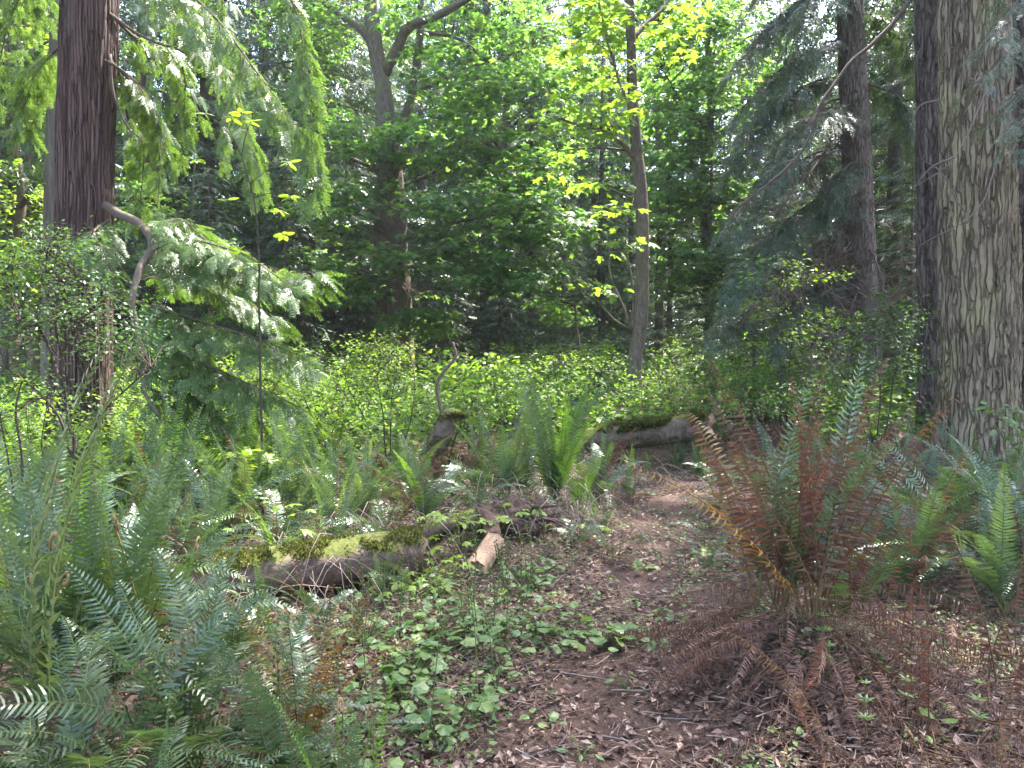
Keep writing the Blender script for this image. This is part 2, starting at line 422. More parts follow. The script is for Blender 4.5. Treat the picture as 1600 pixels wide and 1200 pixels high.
def tri_leaf():
    V = []; Fc = []; n = 0
    for ang, off, s in ((0, 0.42, 0.62), (1.15, 0.38, 0.5), (-1.15, 0.38, 0.5)):
        v, f = DIAM
        v = v.copy() * s; v[:, 0] *= 1.25
        c, sn = math.cos(-ang), math.sin(-ang)
        v = np.stack([v[:, 0] * c - v[:, 1] * sn, v[:, 0] * sn + v[:, 1] * c + off, v[:, 2]], -1)
        V.append(v); Fc.append(f + n); n += 4
    V.append(np.array([(-0.012, 0, 0), (0.012, 0, 0), (0, 0.45, 0)])); Fc.append(np.array([(0, 1, 2)]) + n)
    return np.vstack(V), np.vstack(Fc)
TRI = tri_leaf()
def spray_needle(n=12, ln=0.24, wd=0.045, taper=0.75, droop=0.10, seed=0):
    r = np.random.default_rng(seed); V = []; Fc = []; k = 0
    for i in range(n):
        s = (i + 0.7) / n
        for sd in (-1, 1):
            L = ln * (1 - taper * s) * r.uniform(0.75, 1.2); a = r.uniform(0.75, 1.1)
            d = np.array([sd * math.sin(a), math.cos(a), r.uniform(-0.35, 0.15)]) * L
            b = np.array([0, s * 0.94, -droop * s * s]); w_ = wd * (1 - 0.4 * s)
            q = np.array([-sd * w_ * 0.3, w_, 0])
            V += [b - q * 0.5, b + d * 0.55 + q * 0.6, b + d, b + d * 0.5 - q * 0.5]; Fc += [(k, k + 3, k + 2), (k, k + 2, k + 1)]; k += 4
    V += [np.array([-0.01, 0, 0.0]), np.array([0.01, 0, 0]), np.array([0, 1.0, -droop])]; Fc.append((k, k + 1, k + 2))
    return np.array(V), np.array(Fc)
NEED = [spray_needle(7, 0.30, 0.10, 0.7, 0.12, s) for s in range(3)]
def spray_cedar(seed=0, n=9):
    """flat ferny spray: pinnae with small lobes"""
    r = np.random.default_rng(50 + seed); V = []; Fc = []; k = 0
    for i in range(n):
        s = (i + 0.6) / n
        for sd in (-1, 1):
            L = 0.36 * (1 - 0.72 * s) * r.uniform(0.8, 1.15); a = r.uniform(0.65, 0.95)
            d = np.array([sd * math.sin(a), math.cos(a), -0.12]); b = np.array([0, s * 0.92, -0.14 * s * s])
            for j in range(2):
                c = b + d * L * (j / 2.0); e = b + d * L * ((j + 1.3) / 2.0); e[2] -= 0.03 * j
                q = np.array([d[1], -d[0], 0]) * 0.036 * (1 - 0.22 * j)
                V += [c, (c + e) / 2 + q, e, (c + e) / 2 - q]; Fc += [(k, k + 1, k + 2), (k, k + 2, k + 3)]; k += 4
    V += [np.array([-0.014, 0, 0.0]), np.array([0.014, 0, 0]), np.array([0, 1.0, -0.14])]; Fc.append((k, k + 1, k + 2))
    return np.array(V), np.array(Fc)
CEDAR = [spray_cedar(s) for s in range(3)]
def spray_cheap(seed=0):
    r = np.random.default_rng(90 + seed); V = []; Fc = []; k = 0
    for i in range(4):
        s = (i + 0.4) / 4
        for sd in (-1, 1):
            L = 0.36 * (1 - 0.7 * s) * r.uniform(0.8, 1.2); a = r.uniform(0.6, 1.0)
            d = np.array([sd * math.sin(a), math.cos(a), -0.2]) * L; b = np.array([0, s * 0.9, -0.15 * s * s])
            V += [b - (0, 0.05, 0), b + d, b + (0, 0.13, 0)]; Fc.append((k, k + 1, k + 2)); k += 3
    return np.array(V), np.array(Fc)
CHEAP = [spray_cheap(s) for s in range(4)]

def rdir(n, up=0.0, flat=1.0, r=RNG):
    a = r.uniform(0, 2 * math.pi, n)
    return norm(np.stack([np.cos(a), np.sin(a), flat * r.normal(0, 0.35, n) + up], -1))
def rup(n, j=0.35, r=RNG):
    return norm(np.stack([r.normal(0, j, n), r.normal(0, j, n), np.ones(n)], -1))

# ------------------------------------------------------------------ ground
def axis(lo, hi, dense_lo, dense_hi, fine, grow=1.12):
    a = list(np.arange(dense_lo, dense_hi, fine))
    s = fine; p = dense_hi
    while p < hi: a.append(p); s *= grow; p += s
    a.append(hi)
    s = fine; p = dense_lo
    left = []
    while p > lo: s *= grow; p -= s; left.append(max(p, lo))
    return np.array(sorted(set(left)) + a)
gx = axis(-160, 160, -5, 6, 0.068); gy = axis(-80, 240, 1.2, 13, 0.072)
GX, GY = np.meshgrid(gx, gy); GZ = gh(GX, GY)
nx, ny = len(gx), len(gy)
i = np.arange(ny - 1)[:, None] * nx; j = np.arange(nx - 1)[None]
a = (i + j).ravel(); gf = np.concatenate([np.stack([a, a + 1, a + nx + 1], -1), np.stack([a, a + nx + 1, a + nx], -1)])
mb = MB(); mb.add(np.stack([GX, GY, GZ], -1).reshape(-1, 3), gf, 0, True)
ground = mb.build('ground', M['ground'], None, kind='structure', label='brown forest floor of soil and leaf litter')
at = ground.data.attributes.new('trodden', 'FLOAT', 'POINT')
at.data.foreach_set('value', path_mask(GX, GY).ravel().astype(np.float32))

# ------------------------------------------------------------------ trunks
def trunk_mesh(name, pts, rad, mat, segs=48, rings=60, kind='plain', amp=0.01, flare=0.0, seed=0):
    pts = spline(pts, rings); s = np.linspace(0, 1, rings)
    rad = np.interp(s, np.linspace(0, 1, len(rad)), rad)
    L = np.concatenate([[0], np.cumsum(np.linalg.norm(np.diff(pts, axis=0), axis=1))])
    th = np.linspace(0, 2 * math.pi, segs, endpoint=False)
    T, H = np.meshgrid(th, L)
    r0 = rad.mean(); cx, cy_ = np.cos(T) * r0, np.sin(T) * r0
    if kind == 'fibre':
        wv = 0.25 * (fbm(cx * 6 + seed, cy_ * 6, H * 0.9, 3) - 0.47)
        a1 = fbm(cx * 20 + seed + wv, cy_ * 20 + wv, H * 0.45, 3); a2 = fbm(cx * 60, cy_ * 60 + seed, H * 1.0, 2)
        disp = amp * (1 - np.abs(a1 - 0.47) * 5) + amp * 0.5 * (a2 - 0.4)
    elif kind == 'plate':
        wv = 0.8 * (fbm(cx * 6 + seed, cy_ * 6, H * 2.2, 3) - 0.47)
        a1 = fbm(cx * 11 + seed + wv, cy_ * 11 + wv, H * 1.5, 3); a2 = fbm(cx * 34 + wv, cy_ * 34 + seed, H * 11, 3)
        rg = np.clip(np.abs(a1 - 0.47) * 8, 0, 1)
        disp = amp * (rg ** 0.6 - 0.6) + amp * 0.55 * (a2 - 0.45)
    else:
        disp = amp * 2 * (fbm(cx * 14 + seed, cy_ * 14, H * 2.5, 3) - 0.47)
    lump = 0.10 * r0 * 2 * (fbm(np.cos(T) * 1.1 + seed, np.sin(T) * 1.1, H * 0.35, 2) - 0.45)
    fl = flare * np.exp(-L / 0.45)[:, None] * (1 + 0.55 * np.cos(5 * T + seed) * 0.6)
    RR = rad[:, None] + disp + lump + fl
    V = pts[:, None, :] + np.stack([np.cos(T) * RR, np.sin(T) * RR, np.zeros_like(T)], -1)
    mb = MB(); n = rings
    i = np.arange(n - 1)[:, None] * segs; j = np.arange(segs)[None]; j2 = (j + 1) % segs
    a0 = i + j; a1 = i + j2; b0 = a0 + segs; b1 = a1 + segs
    f = np.concatenate([np.stack([a0, a1, b1], -1).reshape(-1, 3), np.stack([a0, b1, b0], -1).reshape(-1, 3)])
    mb.add(V.reshape(-1, 3), f, 0, True)
    return mb.mesh(name, mat)

def px_path(pxs, Y):
    """pixel way points -> places at distance Y (tuples may carry their own Y)"""
    return np.array([P(p[0], p[1], p[2] if len(p) > 2 else Y) for p in pxs])

def local(mesh_root, pts): return np.asarray(pts, float) - np.array(mesh_root)

# ------------------------------------------------------------------ conifers of the wood
def conifer_meshes(name, h, base, rad, seed, nb, kind='needle', spray=0.34, dead=0, mat=None, cheap=False):
    """trunk mesh and crown mesh with its foot at the origin"""
    r = np.random.default_rng(seed)
    tr = trunk_mesh(name + '_trunk', [(0, 0, -0.3), (0.05, 0.03, h * 0.5), (0, 0, h)], [1, 0.62, 0.06] if False else np.array([1.0, 0.85, 0.65, 0.4, 0.1]) * rad, M['bark_far'], 20, 40, 'plain', 0.012, rad * 0.35, seed)
    mb = MB()
    loc = []; dr = []; nm = []; sc = []
    for b in range(nb):
        t = ((b + r.uniform(0, 1)) / nb) ** 0.9
        z = base + (h - base) * t
        Lb = (0.17 * h if kind != 'cedar' else 0.16 * h) * (1 - t) ** 0.75 * r.uniform(0.6, 1.15) + 0.3
        az = b * 2.399 + r.uniform(-0.4, 0.4)
        o = np.array([math.cos(az), math.sin(az), 0]); sd = np.array([-o[1], o[0], 0])
        up = 0.12 * (t - 0.2); dp = r.uniform(0.25, 0.5) if kind == 'cedar' else r.uniform(0.12, 0.4)
        S = np.linspace(0, 1, 7)
        c = np.array([0, 0, z]) + o * (S * Lb)[:, None] + np.array([0, 0, 1.0]) * (Lb * (up * S - dp * S ** 2))[:, None] + sd * (0.1 * Lb * np.sin(S * 3) * r.normal())[:, None]
        if kind == 'cedar': c[:, 2] += Lb * 0.16 * S ** 4
        if not cheap: tube(mb, c, np.linspace(0.035, 0.006, 7) * (0.5 + Lb / 4), 3, 1, False)
        m = max(5, int(Lb * (7.5 if not cheap else 2.6)))
        for q in range(m):
            s = 0.12 + 0.88 * (q + r.uniform(0, 1)) / m
            pos = np.array([np.interp(s, S, c[:, k]) for k in range(3)])
            side = 1 if q % 2 else -1
            tl = (0.40 * Lb * (1 - 0.6 * s) + 0.28) * r.uniform(0.7, 1.2)
            ang = r.uniform(0.6, 1.1)
            d = o * math.cos(ang) + sd * side * math.sin(ang)
            n_sp = max(1, int(tl / (spray * 0.55)))
            for k in range(n_sp):
                f = (k + 0.3) / n_sp
                pp = pos + d * tl * f; pp[2] -= 0.30 * tl * f * f
                dd = d + sd * r.normal(0, 0.45) + o * r.normal(0, 0.3)
                dd[2] = (-0.9 if kind == 'cedar' else -0.35) + r.normal(0, 0.3)
                loc.append(pp); dr.append(dd); nm.append(np.array([0, 0, 1.0]) + o * 0.5 + r.normal(0, 0.45, 3)); sc.append(spray * r.uniform(0.7, 1.35))
    loc = np.array(loc); dr = np.array(dr); nm = np.array(nm); sc = np.array(sc)
    tm = CHEAP
    pick = r.integers(0, len(tm), len(loc))
    for k, (tv, tf) in enumerate(tm):
        q = pick == k; scatter(mb, tv, tf, loc[q], dr[q], nm[q], sc[q] * (1.25 if not cheap else 2.0), 0)
    for b in range(dead):
        z = r.uniform(1.2, base + 1.5); az = r.uniform(0, 6.28); L = r.uniform(0.6, 2.2)
        o = np.array([math.cos(az), math.sin(az), 0]); S = np.linspace(0, 1, 5)
        c = np.array([0, 0, z]) + o * (S * L)[:, None]; c[:, 2] -= 0.35 * L * S ** 1.5; c = wob(c, 0.10, seed + b)
        tube(mb, c, np.linspace(0.02, 0.004, 5), 3, 1, False)
        for e in range(4):
            s0 = c[1 + e % 4]; d = norm(o * 0.6 + r.normal(0, 0.5, 3) + np.array([0, 0, -0.5]))
            tube(mb, [s0, s0 + d * 0.3 * L], [0.006, 0.002], 3, 1, False)
    cr = mb.mesh(name + '_crown', [mat or (M['cedar_dark'] if kind == 'cedar' else M['needle']), M['branch']])
    return tr, cr

KIND = {
    'hem_low': conifer_meshes('hem_low', 22, 1.4, 0.26, 1, 120, 'needle', 0.36, 10),
    'hem_mid': conifer_meshes('hem_mid', 27, 3.5, 0.32, 2, 120, 'needle', 0.38, 16),
    'ced_low': conifer_meshes('ced_low', 22, 1.8, 0.34, 3, 105, 'cedar', 0.34, 8),
    'ced_mid': conifer_meshes('ced_mid', 26, 5.0, 0.36, 4, 100, 'cedar', 0.36, 14),
    'hem_high': conifer_meshes('hem_high', 30, 9.0, 0.40, 5, 100, 'needle', 0.40, 20),
    'young': conifer_meshes('young', 9, 0.5, 0.10, 6, 90, 'needle', 0.26, 4),
}
CON_LABEL = {
    'hem_low': ('hemlock_tree', 'dark low-branched hemlock', 'low-branched hemlocks'),
    'hem_mid': ('hemlock_tree', 'tall bare-stemmed hemlock', 'bare-stemmed hemlocks'),
    'ced_low': ('cedar_tree', 'low-sprayed dark cedar', 'low cedars'),
    'ced_mid': ('cedar_tree', 'tall brown-trunked cedar', 'tall cedars'),
    'hem_high': ('fir_tree', 'tall bare fir', 'tall firs'),
    'young': ('young_hemlock', 'young feathery hemlock', 'young hemlocks'),
}
def put_conifer(kind, x, y, s=1.0, rz=None, label=None, sz=None):
    nm, lb, gr = CON_LABEL[kind]
    px = 800 + x / y * F if y > 1 else 0
    marks = [(130, 'reddish cedar'), (480, 'straight brown trunk'), (615, 'old maple'), (990, 'slender maple'), (1110, 'bright leafy tree'), (1340, 'grey hemlock'), (1455, 'huge fir')]
    lo = [m for m in marks if m[0] <= px]; hi = [m for m in marks if m[0] > px]
    where = 'beyond the ' + (hi[0][1] if not lo else lo[-1][1]) if not lo or not hi else 'behind the gap from %s to %s' % (lo[-1][1], hi[0][1])
    lb = lb + ' ' + where; gr = gr + ' ' + where
    t = thing(nm, label or lb, 'tree', (x, y, g1(x, y) - 0.05), None if label else gr, random.uniform(0, 6.28) if rz is None else rz)
    t.scale = (s, s, s * (sz or 1))
    link('trunk', KIND[kind][0], t); link('crown', KIND[kind][1], t)
    return t

# the wood seen behind the clearing: (kind, px, distance, scale)
for kind, px, Y, s in [
    ('hem_high', 14, 17, 0.45), ('ced_low', -40, 22, 0.9), ('ced_mid', 60, 26, 0.95), ('ced_low', 170, 25, 0.9), ('hem_mid', 235, 21, 0.75),
    ('ced_low', 330, 22, 0.8), ('hem_low', 290, 32, 1.0), ('ced_mid', 420, 30, 0.9), ('hem_mid', 480, 24, 0.95), ('ced_low', 395, 38, 1.0),
    ('hem_low', 545, 31, 0.85), ('ced_mid', 515, 40, 1.0), ('hem_low', 660, 33, 0.8), ('hem_mid', 705, 40, 1.0), ('ced_mid', 760, 30, 0.85),
    ('hem_low', 745, 37, 0.95), ('hem_low', 830, 29, 0.62), ('ced_low', 855, 42, 1.05), ('hem_low', 905, 34, 0.8), ('hem_low', 940, 25, 0.55),
    ('ced_low', 985, 31, 0.62), ('ced_mid', 640, 46, 1.05), ('hem_low', 1045, 28, 0.5), ('young', 1110, 20, 0.9), ('ced_low', 1170, 44, 0.8),
    ('hem_low', 1240, 36, 0.75), ('hem_mid', 1395, 20, 0.75), ('ced_mid', 1432, 23, 0.7), ('hem_low', 1290, 26, 0.55), ('hem_low', 1500, 27, 0.8),
    ('ced_low', 1590, 22, 0.9), ('young', 1180, 17.5, 0.6), ('young', 880, 22, 0.65), ('young', 780, 24, 0.7),
    ('young', 690, 25, 0.75), ('young', 560, 24, 0.7), ('hem_low', 120, 34, 0.9), ('young', 450, 20, 0.75), ('young', 330, 17, 0.65),
    ('hem_low', 1660, 30, 1.0), ('hem_low', 1010, 44, 1.25), ('ced_low', 1080, 40, 1.15), ('hem_low', 1150, 42, 1.2), ('ced_low', 1225, 47, 1.25), ('ced_low', 955, 48, 1.3), ('hem_low', 890, 46, 1.3), ('ced_low', 815, 50, 1.35), ('ced_mid', -120, 30, 1.0), ('young', 1420, 15, 0.6),
]:
    put_conifer(kind, X(px, Y), Y, s)

# big trees that stand beside and behind the viewer
for kind, x, y, s in [('hem_high', -9.5, 4.5, 0.8), ('ced_mid', -5.5, -5.5, 0.9), ('hem_high', 5.5, -4.0, 0.85), ('ced_mid', 10.5, 6.5, 0.9),
                      ('hem_high', 12.5, 14.0, 0.8), ('ced_mid', -12.5, 12.0, 0.9), ('hem_mid', 0.5, -9.5, 0.9)]:
    put_conifer(kind, x, y, s, label={
        (-9.5): 'tall fir with a high crown beside the fern slope', (-5.5): 'tall cedar behind the near ferns', (5.5): 'tall fir behind the dead fern clump',
        10.5: 'tall cedar beyond the big grey fir', 12.5: 'tall fir beyond the big grey fir and hemlock', (-12.5): 'tall cedar beyond the reddish cedar', 0.5: 'tall hemlock where the trail begins'}[x])

# far wood that reads as one mass
lowc = [conifer_meshes('far%d' % k, 24, 1.0, 0.3, 30 + k, 40, 'cedar' if k else 'needle', 0.80, 0, cheap=True)[1] for k in range(2)]
arr = []
for me in lowc:
    v = np.empty(len(me.vertices) * 3, np.float32); me.vertices.foreach_get('co', v)
    f = np.empty(len(me.loops), np.int32); me.loops.foreach_get('vertex_index', f)
    arr.append((v.reshape(-1, 3), f.reshape(-1, 3)))
mb = MB(); rr = np.random.default_rng(77)
for k in range(100):
    a = rr.uniform(-0.8, 0.8); d = rr.uniform(42, 72)
    v, f = arr[k % 2]
    c, s = math.cos(k * 2.1), math.sin(k * 2.1); sc_ = rr.uniform(0.75, 1.15)
    if -0.05 < a - 0.55 < 0.25: sc_ *= 0.8
    q = np.stack([v[:, 0] * c - v[:, 1] * s, v[:, 0] * s + v[:, 1] * c, v[:, 2]], -1) * sc_
    mb.add(q + np.array([math.sin(a) * d, math.cos(a) * d, 0.8]), f, 0)
    tube(mb, [(math.sin(a) * d, math.cos(a) * d, 0), (math.sin(a) * d, math.cos(a) * d, 24 * sc_)], [0.35, 0.05], 6, 1)
mb.build('far_woods', [M['needle'], M['bark_far']], None, kind='stuff', label='dark far-off conifer wood closing the view', category='woods')

# ------------------------------------------------------------------ leafy trees
def leafy(mb, clusters, limbs, tmpl, size, mat=0, wood=1, r=RNG, per=14, disc=0.45, collect=None, tw=0.006, tilt=0.28):
    """flat layered sprays of leaves round cluster centres, each on a twig to its limb
    clusters: (centre xyz, radii xyz, sprays)"""
    LP = np.vstack(limbs)
    for c, rad, n in clusters:
        c = np.array(c); rad = np.array(rad)
        q = norm(r.normal(0, 1, (n, 3))) * (r.uniform(0, 1, (n, 1)) ** 0.42) * rad + c
        for p in q:
            dd = np.linalg.norm(LP - p, axis=1) + 0.6 * np.maximum(0, LP[:, 2] - p[2])
            a = LP[np.argmin(dd)]
            mid = (a + p) / 2 + np.array([0, 0, 0.10 * np.linalg.norm(p - a)]) + r.normal(0, 0.04, 3)
            tube(mb, spline([a, mid, p], 5), np.linspace(tw * 1.6, tw * 0.5, 5), 3, wood, False)
            k = max(3, int(per * r.uniform(0.6, 1.4)))
            out = norm((p - a) * np.array([1, 1, 0.3]) + 1e-4)
            ang = r.uniform(0, 6.28, k); rr_ = disc * np.sqrt(r.uniform(0, 1, k)) * r.uniform(0.7, 1.25)
            off = np.stack([np.cos(ang) * rr_, np.sin(ang) * rr_, r.normal(0, 0.04, k) - 0.10 * rr_], -1) + out * disc * 0.3
            dr = norm(off + out * 0.3) + r.normal(0, 0.35, (k, 3)); dr[:, 2] -= 0.25
            nm = rup(k, tilt, r)
            sz = size * r.uniform(0.6, 1.25, k)
            if collect is not None: collect.append((p + off, dr, nm, sz))
            else: scatter(mb, tmpl[0], tmpl[1], p + off, dr, nm, sz, mat)

def cl(px, py, Y, rx, ry, ry_depth, n):
    """cluster from a sight line: pixel radii"""
    return (P(px, py, Y), (rx / F * Y, ry_depth, ry / F * Y), n)

# ---- mossy big maple behind the clearing
Yb = 20.0
foot = P(628, 560, Yb); foot[2] = g1(foot[0], foot[1])
t = thing('maple_tree', 'large old maple with thick mossy grey trunk forking into arching limbs behind the clearing', 'tree', foot)
tp = np.vstack([foot - (0, 0, 0.3), px_path([(624, 470), (616, 380), (612, 300), (606, 215), (598, 135), (584, 60), (576, -30), (570, -140), (580, -260)], Yb)])
link('trunk', trunk_mesh('maple_trunk', local(foot, tp), np.array([23, 20, 20, 21, 18, 14, 12.5, 12, 10, 8, 4]) / F * Yb, M['bark_maple'], 40, 90, 'plain', 0.03, 0.07, 4), t)
t2 = np.vstack([foot + (-0.25, 0.4, -0.3), px_path([(598, 470), (597, 380), (600, 290), (612, 240), (640, 160), (655, 60), (660, -60)], Yb + 0.6)])
link('trunk', trunk_mesh('maple_trunk2', local(foot, t2), np.array([17, 15, 14, 13, 10, 7, 6, 4]) / F * Yb, M['bark_maple'], 28, 60, 'plain', 0.03, 0.1, 5), t)
limbs = []
for pts, r0, r1 in [([(599, 120), (622, 70), (645, 40), (690, 18), (730, -2), (800, -40)], 9, 4), ([(590, 80), (560, 42), (525, 20), (480, -20)], 8, 3),
                    ([(618, 300), (665, 275), (710, 250), (760, 225), (800, 200)], 4, 1.2), ([(612, 280), (560, 250), (520, 240), (470, 235)], 4, 1.2),
                    ([(620, 420), (690, 410), (760, 420), (830, 440)], 4, 1.0), ([(618, 380), (700, 350), (790, 330), (880, 330)], 4, 1.2),
                    ([(620, 440), (560, 420), (510, 400)], 3, 1), ([(640, 150), (700, 120), (780, 90), (850, 60)], 4, 1.2), ([(656, 50), (720, 60), (790, 130)], 4, 1.2)]:
    d = np.linspace(0, random.uniform(-1.8, 1.5), len(pts))
    c = wob(spline(local(foot, [P(a, b, Yb + e) for (a, b), e in zip(pts, d)]), 14), 0.12, len(limbs))
    lb = MB(); tube(lb, c, np.linspace(r0, r1, 14) / F * Yb, 8, 0); lb.build('limb', M['bark_maple'], t); limbs.append(c)
mb = MB()
C = [cl(720, 150, 19.5, 110, 60, 1.6, 46), cl(690, 230, 19, 110, 50, 1.6, 44), cl(800, 260, 19, 100, 50, 1.6, 40), cl(740, 330, 18.5, 130, 45, 1.5, 52), cl(860, 350, 18, 80, 50, 1.5, 34),
     cl(680, 400, 18.5, 110, 40, 1.5, 40), cl(800, 425, 18, 110, 35, 1.4, 36), cl(560, 240, 19, 60, 60, 1.4, 22), cl(530, 330, 18.5, 60, 60, 1.4, 24), cl(570, 430, 18.5, 70, 45, 1.4, 26),
     cl(800, 70, 20, 90, 55, 1.6, 30), cl(640, 30, 20, 90, 40, 1.6, 26), cl(500, 20, 20, 60, 50, 1.4, 14), cl(870, 150, 19.5, 70, 60, 1.6, 26), cl(655, 490, 19, 45, 45, 0.8, 22), cl(760, -80, 20, 160, 80, 2.5, 40), cl(560, -120, 20, 120, 80, 2.5, 30)]
leafy(mb, [(c - foot, r_, n) for c, r_, n in C], limbs, MAPLE_S, 0.20, per=24, disc=0.55)
mb.build('crown', [M['maple'], M['twig']], t)

# ---- slender maple in front of it
Ym = 14.0
foot = P(988, 650, Ym); foot[2] = g1(foot[0], foot[1])
t = thing('maple_tree', 'slender single-stemmed maple with crooked mottled trunk and yellow-green leaves behind the mossy log', 'tree', foot)
tp = np.vstack([foot - (0, 0, 0.3), px_path([(990, 640), (993, 560), (1001, 500), (1004, 400), (1003, 330), (999, 275), (994, 222), (989, 150), (986, 60), (982, -40), (985, -160), (975, -300), (980, -420)], Ym)])
link('trunk', trunk_mesh('slender_trunk', local(foot, tp), np.array([13, 10.5, 10.5, 11, 10.5, 10.5, 10.5, 9, 8, 7.5, 7, 6.5, 5, 3]) / F * Ym, M['bark_maple'], 28, 90, 'plain', 0.012, 0.05, 9), t)
limbs = []
for pts, r0, r1 in [([(1000, 255), (975, 228), (945, 205), (905, 192), (860, 180)], 4, 1.2), ([(945, 208), (965, 175), (985, 140)], 2, 0.8), ([(988, 60), (1010, 40), (1035, 15), (1050, -20)], 4, 2.5),
                    ([(988, 520), (975, 480), (955, 430), (950, 380)], 2.6, 0.8), ([(988, 520), (990, 460), (978, 380), (990, 310)], 2.2, 0.7), ([(984, 515), (960, 500), (935, 470), (915, 440)], 2.0, 0.7),
                    ([(988, 190), (965, 110), (945, 40), (930, -40)], 2.2, 1.0), ([(990, 235), (930, 232), (870, 238)], 2, 0.8), ([(984, 0), (930, -60), (880, -140), (860, -220)], 4, 1.5), ([(984, -60), (1060, -160), (1110, -240)], 4, 1.5)]:
    d = np.linspace(0, random.uniform(-1.2, 0.8), len(pts))
    c = wob(spline(local(foot, [P(a, b, Ym + e) for (a, b), e in zip(pts, d)]), 12), 0.06, 20 + len(limbs))
    lb = MB(); tube(lb, c, np.linspace(r0, r1, 12) / F * Ym, 7, 0); lb.build('limb', M['bark_maple'], t); limbs.append(c)
big = []
mb = MB()
C = [cl(900, 190, 13.6, 75, 30, 0.7, 13), cl(950, 175, 13.4, 45, 40, 0.7, 12), cl(850, 215, 13.6, 40, 22, 0.6, 5), cl(960, 300, 13.6, 35, 40, 0.6, 6), cl(945, 370, 13.6, 35, 35, 0.5, 5), cl(930, 455, 13.6, 30, 22, 0.5, 3), cl(980, 110, 13.6, 30, 40, 0.6, 4)]
leafy(mb, [(c - foot, r_, n) for c, r_, n in C], limbs, MAPLE, 0.20, per=6, disc=0.38, collect=big, wood=0)
mb.build('twigs', [M['twig']], t, kind='stuff')
bl = np.vstack([b[0] for b in big]); bd = np.vstack([b[1] for b in big]); bn = np.vstack([b[2] for b in big]); bs = np.concatenate([b[3] for b in big])
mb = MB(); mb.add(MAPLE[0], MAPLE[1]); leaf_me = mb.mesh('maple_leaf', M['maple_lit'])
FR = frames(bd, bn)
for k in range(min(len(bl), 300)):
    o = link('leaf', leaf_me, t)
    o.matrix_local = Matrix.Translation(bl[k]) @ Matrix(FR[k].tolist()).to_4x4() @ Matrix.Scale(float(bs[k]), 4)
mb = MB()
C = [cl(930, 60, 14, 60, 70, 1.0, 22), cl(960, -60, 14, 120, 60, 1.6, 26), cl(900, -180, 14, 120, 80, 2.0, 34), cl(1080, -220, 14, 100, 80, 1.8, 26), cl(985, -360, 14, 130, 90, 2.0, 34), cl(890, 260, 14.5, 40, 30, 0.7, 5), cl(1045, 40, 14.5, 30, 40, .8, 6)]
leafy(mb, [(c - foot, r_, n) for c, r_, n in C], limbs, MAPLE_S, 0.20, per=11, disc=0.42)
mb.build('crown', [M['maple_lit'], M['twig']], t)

# ---- other leafy trees: (px, distance, lean path, clusters, label)
def leafy_tree(px, Y, path, rpx, C, label, mat, size=0.16, per=16, disc=0.45, name='alder_tree', kind_bark='bark_maple', limbs_px=(), tmpl=MAPLE_S):
    foot = np.array([X(px, Y), Y, 0]); foot[2] = g1(foot[0], foot[1])
    t = thing(name, label, 'tree', foot)
    tp = np.vstack([foot - (0, 0, 0.3), px_path(path, Y)])
    link('trunk', trunk_mesh(name + '_trunk', local(foot, tp), np.array(rpx) / F * Y, M[kind_bark], 20, 50, 'plain', 0.012, 0.04, px), t)
    limbs = [spline(local(foot, tp), 24)[4:]]
    mb = MB()
    for pts in limbs_px:
        c = wob(spline(local(foot, px_path(pts, Y)), 12), 0.15, len(limbs)); tube(mb, c, np.linspace(0.06, 0.012, 12), 5, 1, False); limbs.append(c)
    leafy(mb, [(c - foot, r_, int(n * 1.5)) for c, r_, n in C], limbs, tmpl, size * 1.15, per=per * 1.3, disc=disc, tw=0.008)
    mb.build('crown', [M[mat], M['twig']], t)
    return t
leafy_tree(1110, 21, [(1108, 450), (1100, 300), (1112, 150), (1100, 0), (1105, -90)], [9, 8, 7, 6, 4, 2],
           [cl(1100, 60, 20, 70, 80, 1.5, 44), cl(1080, 200, 20, 60, 70, 1.5, 40), cl(1060, 310, 20, 60, 60, 1.5, 34), cl(1060, 420, 19.5, 55, 50, 1.3, 28), cl(1130, 420, 19.5, 60, 50, 1.3, 24), cl(1180, 120, 21, 60, 90, 1.5, 26), cl(1140, 300, 20.5, 50, 60, 1.4, 22), cl(1040, 120, 21, 50, 80, 1.5, 24)],
           'bright green leafy tree filling the gap between slender maple and grey hemlock', 'maple', limbs_px=[[(1105, 200), (1060, 150), (1035, 110)], [(1108, 320), (1070, 300), (1045, 290)], [(1105, 100), (1160, 60), (1190, 50)], [(1108, 430), (1060, 420), (1040, 410)]])
leafy_tree(1030, 27, [(1030, 450), (1036, 300), (1026, 150), (1034, 0), (1030, -90)], [7, 7, 6, 5, 4, 2],
           [cl(1030, 40, 27, 70, 80, 2, 44), cl(1050, 170, 27, 70, 70, 2, 40), cl(1010, 290, 26.5, 60, 60, 2, 34), cl(1080, 330, 26.5, 60, 60, 2, 30), cl(1130, 60, 27, 60, 90, 2, 36), cl(1030, -80, 27, 110, 60, 2, 30)],
           'bright green leafy tree farther back beyond the slender maple', 'maple', 0.20, limbs_px=[[(1030, 200), (1070, 150), (1110, 110)], [(1030, 320), (1000, 290), (975, 270)], [(1030, 60), (980, 20), (940, 0)]])
leafy_tree(790, 29, [(790, 450), (784, 300), (792, 150), (786, 0), (790, -90)], [7, 7, 6, 5, 4, 2],
           [cl(780, 30, 29, 90, 70, 2, 44), cl(850, 120, 29, 80, 80, 2, 44), cl(720, 110, 29, 70, 70, 2, 36), cl(900, 230, 28.5, 60, 60, 2, 28), cl(930, 60, 29, 60, 80, 2, 30), cl(680, 220, 29, 50, 60, 2, 20), cl(790, -90, 29, 120, 60, 2, 30)],
           'bright green leafy tree rising behind the old maple', 'maple', 0.20, limbs_px=[[(788, 200), (840, 150), (900, 110)], [(788, 240), (740, 190), (700, 160)], [(788, 60), (840, 20), (900, 0)]])
